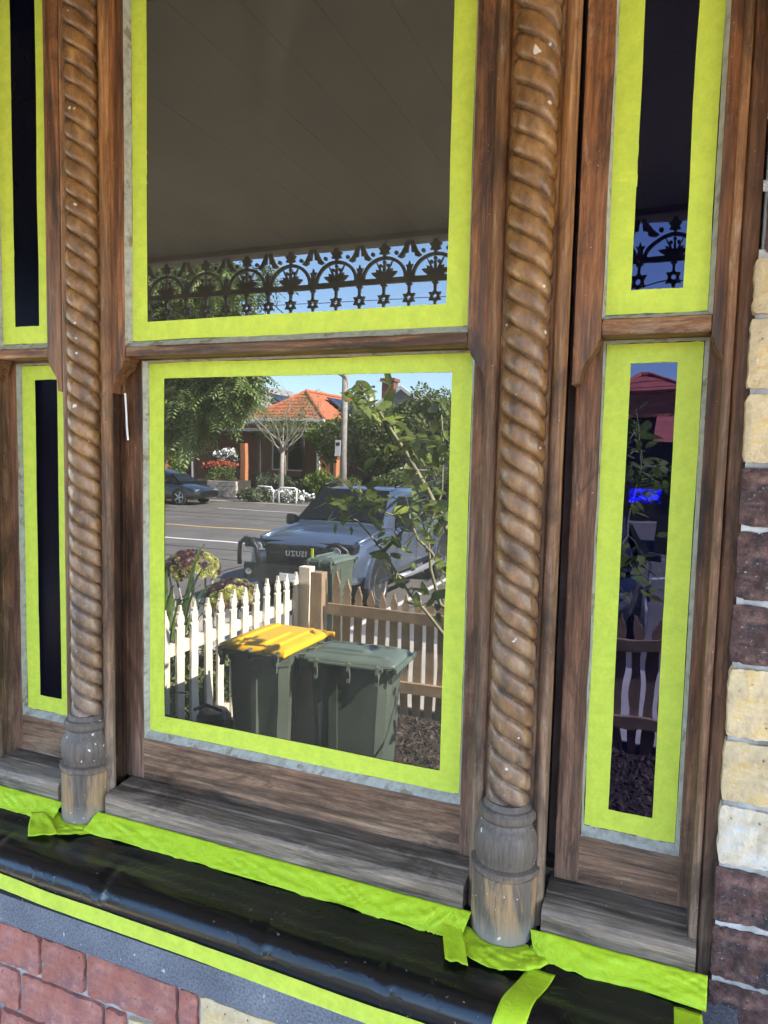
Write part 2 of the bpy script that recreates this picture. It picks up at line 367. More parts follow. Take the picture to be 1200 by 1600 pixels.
TOP = 1.60
def sash_window(label, where, x0, x1, zl0, zl1, zu0, gm, tape_w=.036, so=(.050, .050), pw=(.0045, .006, .012, .003), pu=None):
    """x0..x1: outer edges of the tape = edges of the visible glass; so: outer sash edges beyond them; lower sash plane y=0, upper y=-0.045."""
    w = thing('sash_window', label, 'window', ((x0+x1)/2, 0, -.1)); pu = pu or pw
    xo0, xo1 = x0-so[0], x1+so[1]; pl_, pr_, pb, pt = pw; ul, ur, ub, ut = pu
    ls = MB().box(xo0, xo1, -.014, .03, -.100, zl0-pb).build('lower_sash', M['wood_rail'], w, .003)
    for a, c in ((xo0, x0-pl_), (x1+pr_, xo1)): MB().box(a, c, -.0148, .03, -.0995, zl1+.035).build('stile', M['wood_stile'], ls, .003)
    MB().box(x0-pl_, x1+pr_, -.012, .03, zl1+pt, zl1+.055).build('meeting_rail', M['wood_h'], ls, .002)
    putty_frame(x0, x1, zl0, zl1, -.0006, -.013, pw, ls)
    MB().box(x0-.012, x1+.012, 0, .004, zl0-.012, zl1+.012).build('pane', gm, ls)
    us = MB().box(x0-ul, x1+ur, -.062, -.022, zu0-.031, zu0-ub).build('upper_sash', M['wood_rail'], w, .004)
    for sgn, a, c in ((1, xo0, x0-ul), (-1, x1+ur, xo1)):
        edge, inner = (a, c) if sgn > 0 else (c, a)
        wd = abs(c-a); zb = zu0-.031
        poly = [(edge, TOP), (inner, TOP), (inner, zb-.006), (inner-sgn*wd*.10, zb-.008), (inner-sgn*wd*.12, zb-.016), (inner-sgn*wd*.30, zb-.027),
                (inner-sgn*wd*.52, zb-.038), (inner-sgn*wd*.66, zb-.052), (inner-sgn*wd*.70, zb-.068), (edge, zb-.070)]
        MB().prism(poly, 'xz', -.0625, -.024).build('stile', M['wood_stile'], us, .002)
    putty_frame(x0, x1, zu0, TOP-.05, -.0456, -.0610, pu, us)
    MB().box(x0-.012, x1+.012, -.045, -.041, zu0-.012, TOP-.04).build('pane', gm, us)
    # tape, eight strips, the level ones lapping over the upright ones
    for nm, y, a, c in (('lower', -.0011, zl0, zl1), ('upper', -.0461, zu0, TOP-.05)):
        s = len(where)*3 + (5 if nm == 'lower' else 0)
        j = lambda k: .0022*noise1(k*3.7+s, s)
        tw = tape_w
        L = 'yellow-green masking tape strip along the %s of the ' + where + ' ' + nm + ' pane'
        tape_strip(L % 'left edge', x0+.0004, x0+tw+j(1), a+.001, c-.001, y, s+1)
        tape_strip(L % 'right edge', x1-tw+j(2), x1-.0004, a+.001, c-.001, y, s+2)
        tape_strip(L % 'bottom edge', x0+.006+abs(j(3))*3, x1-.004-abs(j(4))*6, a+.0005, a+tw+j(3), y-.0005, s+3)
        if nm == 'lower': tape_strip(L % 'top edge', x0+.003, x1-.006, c-tw*.82+j(5), c-.0005, y-.0005, s+4)
        # a short lap where the roll ran out, half way up one side
        zq = a+(c-a)*(.30+.1*noise1(s*1.3, 2)); xa = x0+.0010
        tape_strip('short lapped tape piece on the left edge strip of the ' + where + ' ' + nm + ' pane', xa, xa+tw-.0015, zq, zq+.060, y-.0004, s+6)
    return w

cw = sash_window('tall centre sash window with clear glass reflecting the street', 'wide centre', 0, .664, 0, .7515, .787, M['glass'])
rw = sash_window('narrow sash window with dark blue glass beside the cream and dark brick pier', 'blue right side', .8729, 1.0101, -.0075, .7580, .792, M['glass_blue'], .035, (.042, .037), (.003, .006, .012, .003), (.003, .006, .007, .003))
lw = sash_window('narrow sash window with near-black glass left of the left twisted column', 'black left side', -.3432, -.2063, -.0065, .7542, .792, M['glass_dull'], .036, (.042, .042), (.002, .004, .012, .003))
# sash cord hanging beside the centre window's left stile
MB().tube([(-.0305, -.034, .690), (-.0300, -.032, .66), (-.0290, -.031, .62), (-.0275, -.030, .598)], .0019, 6).build('sash_cord', M['cord'], cw)

# ------------------------------------------------------------------ the facade: mullions with twisted columns
def mullion(xc, label):
    t = thing('twisted_column_mullion', label, 'column', (xc, -.07, -.165))
    h = .0612
    prof = [(-h, -.0595), (-h, -.062), (-h+.002, -.066), (-h+.006, -.0705), (-h+.012, -.0725), (-h+.018, -.0705), (-h+.0215, -.067), (-h+.0225, -.0635),
            (h-.0225, -.0635), (h-.0215, -.067), (h-.018, -.0725), (h-.011, -.0755), (h-.005, -.0725), (h-.001, -.066), (h, -.062), (h, -.0595)]
    smooth_angle(MB().prism([(xc+a, b) for a, b in prof], 'xy', -.150, TOP).build('mullion_board', M['wood_v'], t), 50)
    MB().box(xc-.040, xc+.040, -.0593, .0, -.149, TOP).build('mullion_core', M['wood_deep'], t)
    # pulley stiles either side
    for s in (-1, 1): MB().box(min(xc+s*.020, xc+s*.0480), max(xc+s*.020, xc+s*.0480), -.020, .06, -.10, TOP).build('pulley_stile', M['wood_deep'], t)
    # rope-twist shaft: three rounded strands
    r, N, lead = .0355, 3, .1026; z0, z1 = .040, TOP; nz, na = 820, 90
    def P(u, v):
        a = 2*PI*u; z = z0+(z1-z0)*v
        ph = (N*(a/(2*PI)) + (z*N/lead) + .37*xc + .05*noise1(z*14, 3)) % 1.0
        c = abs(2*ph-1)                      # 0 on the crown of a strand, 1 in the groove
        wob = 1+.15*noise1(z*9+a, 6)
        rr = r - wob*(.0050*c**3.2 + .0045*math.exp(-((1-c)/.085)**2)) - .0014*(((2*ph-1)+1)/2) + .0006*noise2(a*3, z*60, 5) - .0011*max(0, noise2(a*4+9, z*45, 8)-.4)
        return (xc+rr*math.cos(a), -.0655+rr*math.sin(a), z)
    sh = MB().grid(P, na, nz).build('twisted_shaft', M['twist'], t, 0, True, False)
    prof = [(.0522, -.172), (.0525, -.066), (.0505, -.0645), (.0505, -.0625), (.0545, -.0610), (.0552, -.0570), (.0545, -.0530), (.0505, -.0505), (.0478, -.0495), (.0478, -.0440), (.0506, -.037), (.0518, -.027),
            (.0520, -.018), (.0508, -.008), (.0480, .001), (.0440, .008), (.0412, .0125), (.0405, .0165), (.0425, .0185), (.0455, .0225), (.0462, .0275),
            (.0455, .0325), (.0425, .0365), (.0385, .0385), (.0340, .046)]
    smooth_angle(MB().lathe(prof, (xc, -.0690, 0), 'z', 56).build('column_base', M['base'], t), 24)
    return t
mullion(.7625, 'rope-twist carved timber column between the centre window and the blue right window')
mullion(-.0985, 'rope-twist carved timber column between the black left window and the centre window')

def jamb(sg, xin, label):
    t = thing('window_jamb', label, 'window frame', (xin, -.07, -.2))
    X = lambda d: xin + sg*d
    MB().box(min(X(0), X(.0125)), max(X(0), X(.0125)), -.071, .02, -.162, TOP).build('inner_lining', M['wood_v'], t, .004)
    smooth_angle(MB().prism([(X(.0125), .02), (X(.0125), -.060), (X(.0145), -.066), (X(.0165), -.0675), (X(.0345), -.0665), (X(.0360), -.063), (X(.0360), .02)], 'xy', -.176, TOP).build('outer_lining', M['wood_jamb'], t), 40)
    MB().box(min(X(-.004), X(.016)), max(X(-.004), X(.016)), .024, .06, -.10, TOP).build('pulley_stile', M['wood_jamb'], t)
    return t
jamb(1, 1.032, 'weathered timber window frame upright against the cream and dark brick pier')
jamb(-1, -.3682, 'weathered timber window frame upright at the far left side of the black window')

# timber sill, three lengths between the columns
ts = thing('window_sill', 'weathered grey timber sill running under all three windows', 'window sill', (.33, -.05, -.15))
def sill(xa, xb, dz):
    prof = [(-.0125, -.1005+dz), (-.045, -.1010+dz), (-.048, -.1030+dz), (-.078, -.1045+dz), (-.0875, -.1080+dz), (-.0905, -.1130+dz), (-.0905, -.1480), (.04, -.150), (.04, -.1005+dz)]
    smooth_angle(MB().prism(prof, 'yz', xa, xb).build('sill_length', M['wood_h'], ts), 25)
sill(-.036, .7002, 0); sill(.8248, 1.0435, -.004); sill(-.404, -.1608, -.003)
MB().box(-.41, 1.05, .012, .06, -.19, -.101).build('sill_back', M['wood_h'], ts)

# ------------------------------------------------------------------ bluestone sill, plastic sheet, loose tape
ss = tag(MB().prism([(.02, -.306), (.02, -.184), (-.19, -.187), (-.215, -.190), (-.233, -.199), (-.244, -.212), (-.2495, -.228), (-.2500, -.300), (-.244, -.306)], 'yz', -1.2, 1.10).build('stone_sill', M['stone']), 'grey bluestone sill ledge under the black plastic, above the red bricks', 'stone sill')
PP = [(-.088, -.160), (-.10, -.165), (-.125, -.1705), (-.155, -.1732), (-.185, -.1715), (-.205, -.1682)]
PP += [(-.2165-.038*math.sin(a), -.2060+.038*math.cos(a)) for a in [math.radians(d) for d in range(4, 91, 7)]] + [(-.2546, -.216), (-.2550, -.226), (-.2550, -.240)]
PL = [0.0]
for p_, q_ in zip(PP, PP[1:]): PL.append(PL[-1]+math.hypot(q_[0]-p_[0], q_[1]-p_[1]))
def plast(u, v):
    x = -1.0 + 2.052*u; s = v*PL[-1]; i = 0
    while i < len(PL)-2 and PL[i+1] < s: i += 1
    f = (s-PL[i])/(PL[i+1]-PL[i]); y = PP[i][0]*(1-f)+PP[i+1][0]*f; z = PP[i][1]*(1-f)+PP[i+1][1]*f
    fold = math.sin(PI*min(1, v/.86))*(v < .86)
    z += fold*(.0032*noise2(x*3.2, v*2.5, 2) + .0010*noise2(x*13, v*6, 3)); y += fold*(.0035*noise2(x*3.5, v*2, 5) + .0006*noise2(x*22, v*8, 6))
    for xc, wd in ((.086, .010), (.41, .012), (-.18, .009), (.62, .008)):      # pinched creases across the roll
        d = (x-xc-.05*(v-.5))/wd; g = math.exp(-d*d)*max(0, 1-abs(v-.62)/.26); y += .0075*g; z -= .004*g
    return (x, y, z)
pl = MB().grid(plast, 260, 60).build('plastic_sheet', M['plastic'], None, 0, True)
tag(pl, 'black plastic sheet taped over the stone sill with a glossy rolled front fold', 'plastic sheet')
pm = pl.modifiers.new('thickness', 'SOLIDIFY'); pm.thickness = .0006; pm.offset = -1

def ribbon(label, pts, wid, seed, wr=.004, n=60, mat='tape_loose', group='crumpled tape along the sill'):
    """Crumpled tape: pts = list of (top edge point, bottom edge point), interpolated; wrinkles displace it outwards."""
    def fn(u, v):
        k = u*(len(pts)-1); i = min(int(k), len(pts)-2); f = k-i
        a = Vector(pts[i][0]).lerp(Vector(pts[i+1][0]), f); c = Vector(pts[i][1]).lerp(Vector(pts[i+1][1]), f)
        p = a.lerp(c, v); L = u*wid
        w = wr*(noise2(L*30+v*2, v*2.2+seed, seed)*.6 + (1-abs(noise2(L*46-v*5, v*2, seed+2))*2)*.55 + noise2(L*120+v*9, v*5, seed+3)*.25)*min(1, v*3+.2)
        p.y -= abs(w)*.8; p.z += w*.6
        if v > .98: p.z += .003*noise1(L*30, seed)
        return tuple(p)
    o = MB().grid(fn, n*3, 12).build('masking_tape', M[mat], None, 0, True)
    m = o.modifiers.new('thickness', 'SOLIDIFY'); m.thickness = .0005; m.offset = 0
    return tag(o, label, 'masking tape', group)
def arc(xc, a0, a1, r0, r1, zt, zb, n=12, yc=-.069):
    out = []
    for i in range(n+1):
        a = math.radians(a0+(a1-a0)*i/n); c, s = math.cos(a), math.sin(a)
        out.append(((xc+r0*c, yc+r0*s, zt), (xc+r1*c, yc+r1*s, zb)))
    return out
ribbon('crumpled yellow-green tape under the centre timber sill, joining it to the plastic', [((-.0535, -.0925, -.143), (-.058, -.128, -.1690)), ((.20, -.0925, -.1435), (.20, -.124, -.1690)), ((.48, -.0925, -.1435), (.47, -.127, -.1695)), ((.655, -.0925, -.143), (.640, -.130, -.1695)), ((.7165, -.0930, -.142), (.708, -.126, -.1690))], .75, 3, .004, 110)
ribbon('crumpled yellow-green tape under the right timber sill beside the brick pier', [((.8095, -.0925, -.145), (.8180, -.108, -.1680)), ((.835, -.0925, -.143), (.840, -.122, -.1690)), ((.90, -.0925, -.144), (.90, -.127, -.1700)), ((.98, -.0925, -.144), (.985, -.122, -.1690)), ((1.060, -.0925, -.143), (1.058, -.127, -.1700))], .24, 5, .005, 50)
ribbon('crumpled yellow-green tape under the left timber sill left of the left column', [((-.42, -.0925, -.143), (-.42, -.126, -.1690)), ((-.30, -.0925, -.144), (-.30, -.127, -.1695)), ((-.1440, -.0925, -.143), (-.140, -.126, -.1690))], .28, 8, .004, 46)
ribbon('crumpled yellow-green tape curved round the foot of the right column', arc(.7625, 178, 362, .0528, .098, -.1655, -.1690), .27, 11, .006, 60)
ribbon('crumpled yellow-green tape curved round the foot of the left column', arc(-.0985, 182, 366, .0528, .085, -.1640, -.1680), .25, 13, .005, 56)
def flap(label, quad, seed, n=14):
    a, b, c, d = map(Vector, quad)
    def fn(u, v):
        p = a.lerp(b, u).lerp(d.lerp(c, u), v); p.z += .0025*noise2(u*4, v*4, seed); p.y -= .0015*noise2(u*5+3, v*3, seed+1)
        return tuple(p)
    o = MB().grid(fn, n, n).build('masking_tape', M['tape_loose'], None, 0, True)
    m = o.modifiers.new('thickness', 'SOLIDIFY'); m.thickness = .0005
    return tag(o, label, 'masking tape', 'loose tape tabs on the plastic')
flap('loose tape tab slanting off the left side of the right column foot', [(.672, -.107, -.1585), (.700, -.100, -.156), (.735, -.178, -.1665), (.700, -.183, -.1675)], 2)
flap('loose tape tab below the left column foot, pointed at its lower left', [(-.195, -.128, -.1600), (-.165, -.120, -.157), (-.085, -.160, -.1645), (-.135, -.188, -.1665)], 4)
def draped(label, xa, xb, wa, wb, va, vb, seed, n=26):
    """Tape strip running down the plastic, hugging its surface 1.5 mm off it."""
    def fn(u, v):
        s = va+(vb-va)*v; x = xa+(xb-xa)*v+(u-.5)*(wa+(wb-wa)*v)+.002*noise1(v*6, seed)
        p = plast((x+1)/2.052, min(1, s)); k = min(1, max(0, (s-.35)/.3))
        return (p[0], p[1]-.0006-.0012*k-.0006*abs(noise2(u*3, v*9, seed)), p[2]+.0022-.0012*k+.0012*abs(noise2(u*3, v*7, seed+2)))
    o = MB().grid(fn, 8, n).build('masking_tape', M['tape_loose'], None, 0, True)
    m = o.modifiers.new('thickness', 'SOLIDIFY'); m.thickness = .0004; m.offset = 1
    return tag(o, label, 'masking tape', 'loose tape tabs on the plastic')
draped('long tape strip running down over the black plastic from the right column foot', .835, .800, .040, .044, .24, .92, 6)
draped('tape strip down the right end of the black plastic against the brick pier', 1.036, 1.032, .036, .036, .22, .92, 9)
def front_tape(u, v):
    x = -1.0+2.05*u; z = -.2000 - .013*min(1, max(0, (x+.13)/.75)) - .0295*v
    return (x, -.2568 - .0008*abs(noise2(x*9, v*1.5, 4)) - .0006*abs(noise2(x*34, v*2, 6)), z + .002*noise1(x*7, 2))
ft = MB().grid(front_tape, 200, 8).build('masking_tape', M['tape'], None, 0, True)
tag(ft, 'long straight tape strip fixing the plastic to the front of the bluestone', 'masking tape')

# ------------------------------------------------------------------ brickwork
def brick_mesh(name, sx, sy, sz, mat, seed, face='y', amp=.0045, nx=10, nz=5):
    """One worn brick: front face gridded and roughened, arrises rounded off; back face left plain."""
    b = MB(); vs = []; idx = {}
    def disp(u, v):
        ex = min(u, 1-u)*sx; ez = min(v, 1-v)*sz; e = min(ex, ez); rnd = .0036
        d = 0 if e > rnd else (rnd-e)**2/rnd
        return d*.6 + amp*(.5+.5*noise2(u*sx*38+seed*7, v*sz*38, seed)) + .0030*noise2(u*sx*120, v*sz*120, seed+2)
    def edge(u, v, s):
        return .0008*noise2(u*9+seed, v*9, seed+s)+.0011*noise2(u*41+seed, v*41, seed+s+1)
    def fn(u, v):
        x = u*sx + (edge(u, v, 3) if u in (0., 1.) else 0); z = v*sz + (edge(u, v, 5) if v in (0., 1.) else 0)
        if (u in (0., 1.)) and (v in (0., 1.)):
            x += .0016*(1 if u == 0 else -1); z += .0013*(1 if v == 0 else -1)
        return (x, disp(u, v), z)
    b.grid(fn, nx, nz)
    ring = [i for i in range(nx+1)] + [(j+1)*(nx+1)-1 for j in range(1, nz+1)] + [nz*(nx+1)+i for i in range(nx-1, -1, -1)] + [j*(nx+1) for j in range(nz-1, 0, -1)]
    n0 = len(b.v); b.v += [(b.v[i][0], sy, b.v[i][2]) for i in ring]; n = len(ring)
    for k in range(n): b.f.append((ring[k], ring[(k+1) % n], n0+(k+1) % n, n0+k)); b.m.append(0)
    me = b.mesh(name, mat, 0, True); me.set_sharp_from_angle(angle=math.radians(38)); return me
pier = thing('brick_pier', 'pier of alternating cream and dark rough bricks right of the window', 'brick pier', (1.2, -.09, -.9))
MB().box(1.0705, 1.80, -.0795, .10, -.92, 2.0).build('mortar_bed', M['mortar_dk'], pier)
zj = [-.92+.0905*k for k in range(0, 9)]
zs = [(-.872, 'd', 0), (-.7815, 'c', 0), (-.691, 'c', 0), (-.6005, 'c', 0), (-.511, 'd', 0), (-.4205, 'd', 0), (-.330, 'd', 0), (-.240, 'd', 0), (-.1495, 'd', 0), (-.066, 'd', .0), (.0205, 'p', 0), (.110, 'c', 0), (.2025, 'c', 0), (.3050, 'd', 0), (.3935, 'd', 0), (.4935, 'd', 0), (.5790, 'c', 0), (.6760, 'c', 0), (.7740, 'c', 0), (.852, 'd', .01), (.942, 'd', .012), (1.032, 'd', .01), (1.122, 'c', 0), (1.212, 'c', 0), (1.302, 'c', 0)]
k = 0
for i in range(len(zs)-1):
    z0, z1 = zs[i][0], zs[i+1][0]; mt = {'d': 'brick_dark', 'c': 'brick_cream', 'p': 'brick_pale'}[zs[i][1]]
    hh = (z1-z0)-.0075; xs = [(1.0625+zs[i][2], .225), (1.298, .225), (1.533, .225)] if i % 2 else [(1.0630+zs[i][2], .108), (1.181, .225), (1.416, .225)]
    for x, w in xs:
        k += 1; o = link('brick', brick_mesh('brick', w, .07, hh, M[mt], k, amp=.0028 if mt != 'brick_dark' else .0045, nx=26 if x < 1.2 else 6, nz=10 if x < 1.2 else 4), pier)
        o.location = (x, -.0905 - .002*noise1(k*1.7, 1), z0+.0042)
    # pointing: a slightly recessed pale joint above each course
    MB().grid(lambda u, v, z1=z1: (1.0660+.45*u, -.0815-.0035*math.sin(v*PI)+.0022*noise2(u*60, v*3, i), z1-.0070+.0155*v+.0012*noise1(u*30, i)), 60, 4).build('pointing', M['mortar'], pier, 0, True)
low = thing('brick_wall', 'low wall of red-painted bricks with pale joints under the bluestone sill', 'brick wall', (0, -.24, -.92))
MB().box(-1.2, 1.10, -.2300, .0, -.92, -.3062).build('mortar_bed', M['mortar'], low)
rows = [(-.392, -.316, [(-.62, -.40, 'r'), (-.39, -.165, 'r'), (-.155, -.057, 'r'), (-.047, .050, 'r'), (.060, .251, 'r'), (.262, .292, 'r'), (.304, .520, 'c'), (.53, .75, 'c'), (.76, .98, 'c')]),
        (-.480, -.404, [(-.50, -.33, 'r'), (-.32, -.112, 'r'), (-.101, .092, 'r'), (.103, .142, 'r'), (.153, .360, 'c'), (.37, .58, 'c'), (.59, .80, 'c')]),
        (-.566, -.490, [(-.62, -.40, 'r'), (-.39, -.165, 'r'), (-.155, -.047, 'r'), (-.037, .18, 'r'), (.19, .41, 'c'), (.42, .64, 'c')]),
        (-.652, -.576, [(-.50, -.28, 'r'), (-.27, -.05, 'r'), (-.04, .18, 'r'), (.19, .41, 'r'), (.42, .64, 'r')])]
for r_ in range(6):     # the courses out of the picture, down to the verandah floor and along to the pier
    z0 = -.738-.088*r_ if r_ < 2 else None
    if z0 is not None: rows.append((z0, z0+.076, [(-.62+.23*q_+(.115 if r_ % 2 else 0), -.40+.23*q_+(.115 if r_ % 2 else 0), 'r' if q_ < 4 else 'c') for q_ in range(7)]))
rows[1][2].append((.81, 1.02, 'c')); rows[2][2].extend([(.65, .86, 'c'), (.87, 1.08, 'c')]); rows[3][2].extend([(.65, .86, 'c'), (.87, 1.08, 'c')])
for z0, z1, bs in rows:
    for x0, x1, c in bs:
        x0 -= .0012; x1 += .0012; k += 1; o = link('brick', brick_mesh('brick', x1-x0, .06, z1-z0+.002, M['brick_red' if c == 'r' else 'brick_cream'], k, amp=.0024, nx=14, nz=6), low)
        o.location = (x0, -.2415 - .0015*noise1(k*2.3, 4), z0)
# the rest of the house wall (beyond the frame and behind the joinery)
M['wallback'] = simple('dull_brick_wall', (.24, .16, .13), .9, .3, 12, .5)
hw = MB().box(1.82, 6.0, -.05, .25, -.92, 2.0).box(-6.0, -.41, -.03, .25, -.92, 2.0).box(-.41, .86, .06, .25, -.92, 2.0).box(1.02, 1.07, .06, .25, -.92, 2.0).box(.86, 1.02, .06, .25, -.92, -.05).box(.86, 1.02, .06, .25, .80, 2.0).box(-.41, 1.07, -.05, .06, TOP+.002, 2.0)
tag(hw.build('house_wall', M['wallback']), 'plain dull brick house wall around and behind the window joinery', 'house wall', kind='structure')

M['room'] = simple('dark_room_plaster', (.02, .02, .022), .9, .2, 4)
rm = thing('dark_room', 'unlit room behind the window glass', 'room', (.9, 1.7, -.9))
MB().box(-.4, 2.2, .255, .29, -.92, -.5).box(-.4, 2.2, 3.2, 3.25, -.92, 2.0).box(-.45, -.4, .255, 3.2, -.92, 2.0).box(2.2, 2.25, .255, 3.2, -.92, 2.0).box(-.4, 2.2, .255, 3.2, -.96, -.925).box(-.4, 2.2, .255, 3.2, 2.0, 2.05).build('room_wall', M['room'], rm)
t = NT('daylit_back_window'); t.set((0, 0, 0), 1); t.b.inputs['Emission Color'].default_value = (.9, .95, 1, 1); 
nz_ = t.ramp(t.noise(24, 4, .6), [(.44, 0.0), (.56, 1.0)]); t.put(t.b.inputs['Emission Strength'], t.math('MULTIPLY', nz_, 2.4)); M['back_window'] = t.m
bw = thing('back_window', 'small daylit window at the back of the room glowing through the blue glass', 'window', (.85, 3.19, .38))
MB().box(.70, .96, 3.17, 3.199, .30, .47).build('window_frame', M['room'], bw); MB().box(.755, .925, 3.164, 3.169, .338, .418).build('pane', M['back_window'], bw)

#STREET
# ------------------------------------------------------------------ materials of the garden and street
G = -1.75
M['concrete'] = simple('pale_concrete', (.46, .41, .34), .85, .2, 2, .3, bscale=60)
M['asphalt'] = simple('worn_asphalt', (.135, .124, .112), .9, .22, .8, .35, bscale=90)
M['asphalt_old'] = simple('grey_side_asphalt', (.15, .14, .13), .9, .25, 1.2, .35, bscale=90)
M['soil'] = simple('bark_mulch_soil', (.045, .031, .022), .95, .7, 14, 1.0, bscale=45, bdist=.03)
M['verge'] = simple('dry_verge', (.16, .15, .085), .95, .4, 1.5, .6)
M['line_white'] = simple('white_road_paint', (.72, .71, .68), .7, .12, 3)
M['line_yellow'] = simple('yellow_road_paint', (.66, .42, .14), .7, .15, 3)
M['ceiling'] = simple('cream_ceiling_paint', (.42, .365, .29), .75, .10, 2.2, .1)
M['iron'] = simple('cream_painted_iron', (.30, .265, .215), .6, .15, 12)
M['post'] = simple('cream_painted_timber', (.55, .49, .41), .6, .15, 6)
M['picket'] = simple('cream_picket_paint', (.80, .705, .545), .6, .10, 9, .2, bscale=40, rnd=.12)
M['pine'] = simple('bare_pine_fence', (.36, .25, .15), .7, .25, 7, .25, bscale=30, rnd=.22)
M['bin_green'] = simple('dark_green_bin_plastic', (.085, .105, .080), .42, .18, 4, .08, bscale=180)
M['bin_lid_green'] = simple('green_bin_lid_plastic', (.115, .145, .115), .45, .18, 6, .1, bscale=120)
M['bin_yellow'] = simple('yellow_bin_lid_plastic', (.86, .46, .010), .42, .06, 5, .06, bscale=120)
M['black_rubber'] = simple('black_rubber', (.022, .022, .023), .75, .3, 20)
M['black_plastic'] = simple('black_trim_plastic', (.016, .017, .018), .45, .3, 20)
M['alloy'] = simple('alloy_wheel_metal', (.55, .56, .58), .32, .08, 20, metal=.9)
M['steel'] = simple('galvanised_steel', (.55, .56, .57), .4, .12, 14, metal=.7)
M['white_steel'] = simple('white_painted_steel', (.78, .78, .76), .4, .08, 10)
t = NT('silver_blue_car_paint'); M['car_silver'] = t.set((.120, .155, .225), .28, .5, None, .5, Coat_Weight=.7, Coat_Roughness=.06)
t = NT('black_car_paint'); M['car_black'] = t.set((.012, .013, .015), .3, 0, None, .5, Coat_Weight=.9, Coat_Roughness=.04)
t = NT('tinted_car_glass'); M['car_glass'] = t.set((.010, .013, .014), .03, 0, None, .5, IOR=1.22)
t = NT('dark_windscreen_glass'); M['windscreen'] = t.set((.012, .014, .015), .12, 0, None, .12)
t = NT('lamp_lens'); M['lens'] = t.set((.42, .44, .46), .08, .4, None, .8)
t = NT('tail_lamp_red'); M['tail'] = t.set((.45, .02, .015), .2, 0)
M['brick_house'] = simple('red_brown_brickwork', (.20, .085, .055), .9, .3, 9, .4, bscale=30)
M['brick_orange'] = simple('orange_brickwork', (.48, .19, .085), .9, .2, 9, .4, bscale=30)
def tile_mat(name, c, rows=True):
    t = NT(name); n = t.noise(3, 5); f = t.noise(9, 3)
    col = t.ramp(n, [(.3, tuple(k*.78 for k in c)), (.7, tuple(min(1, k*1.15) for k in c))])
    col = t.mix(t.ramp(f, [(.55, 0.0), (.7, .5)]), col, tuple(k*.6 for k in c))
    return t.set(col, .8, 0, t.bump(f, .5, .03), .3)
M['tile_red'] = tile_mat('terracotta_roof_tile', (.50, .165, .082))
M['iron_red'] = tile_mat('red_roof_iron', (.46, .13, .10))
M['roof_grey'] = tile_mat('grey_roof_iron', (.30, .29, .28))
M['white_wall'] = simple('white_weatherboard', (.76, .76, .74), .7, .06, 5)
M['panel'] = simple('solar_panel_glass', (.02, .03, .06), .12, .2, 3)
M['dark_fence'] = simple('dark_stained_palings', (.045, .038, .032), .85, .3, 7, .3)
M['sandstone'] = simple('pale_sandstone', (.62, .53, .46), .9, .3, 6, .8, bscale=18)
M['pole'] = simple('grey_weathered_pole', (.30, .27, .235), .85, .25, 6, .4)
def leaf_mat(name, lo, hi, rough=.45, trans=.25):
    t = NT(name); n = t.noise(1.4, 3); f = t.noise(17, 3)
    col = t.mix(t.ramp(n, [(.35, 0.0), (.65, 1.0)]), lo, hi)
    col = t.mix(1.0, col, t.ramp(f, [(.3, .65), (.7, 1.25)]), 'MULTIPLY')
    t.set(col, rough, 0, None, .45)
    tr = t.n.new('ShaderNodeBsdfTranslucent'); t.l.new(col, tr.inputs[0])
    mx = t.n.new('ShaderNodeMixShader'); mx.inputs[0].default_value = trans
    t.l.new(t.b.outputs[0], mx.inputs[1]); t.l.new(tr.outputs[0], mx.inputs[2]); t.l.new(mx.outputs[0], t.n['Material Output'].inputs[0])
    return t.m
M['leaf_ash'] = leaf_mat('ash_tree_leaf', (.11, .165, .045), (.25, .31, .10))
M['leaf_dark'] = leaf_mat('dark_shrub_leaf', (.085, .13, .036), (.20, .24, .08))
M['leaf_bright'] = leaf_mat('bright_shrub_leaf', (.12, .19, .03), (.24, .30, .05))
M['leaf_grey'] = leaf_mat('grey_green_leaf', (.085, .11, .06), (.17, .20, .11))
M['leaf_lemon'] = leaf_mat('lemon_leaf', (.13, .19, .042), (.26, .32, .085), .28, .42)
M['leaf_lemon_new'] = leaf_mat('young_lemon_leaf', (.26, .34, .06), (.36, .44, .10), .3, .35)
M['leaf_strap'] = leaf_mat('strap_leaf', (.10, .17, .04), (.22, .30, .09))
M['flower_white'] = simple('white_petals', (.80, .80, .76), .7, .1, 20)
M['flower_red'] = simple('red_petals', (.42, .10, .05), .7, .3, 20)
M['bark'] = simple('grey_bark', (.20, .165, .13), .9, .35, 14, .6, bscale=40)
M['bark_pale'] = simple('pale_smooth_bark', (.36, .32, .27), .85, .25, 12, .3)
M['twig'] = simple('lemon_twig_bark', (.24, .23, .13), .7, .3, 20)
def aeon_mat():
    t = NT('aeonium_leaf'); n = t.noise(3.2, 3); f = t.noise(30, 2)
    col = t.mix(t.ramp(n, [(.42, 0.0), (.58, 1.0)]), (.060, .018, .017), (.27, .27, .045))
    col = t.mix(1.0, col, t.ramp(f, [(.3, .8), (.7, 1.2)]), 'MULTIPLY')
    return t.set(col, .4, 0, None, .5)
M['aeon'] = aeon_mat()
t = NT('red_black_aeonium_leaf'); M['aeon_dark'] = t.set(t.ramp(t.noise(25, 3), [(.3, (.022, .009, .011)), (.7, (.062, .020, .020))]), .4)

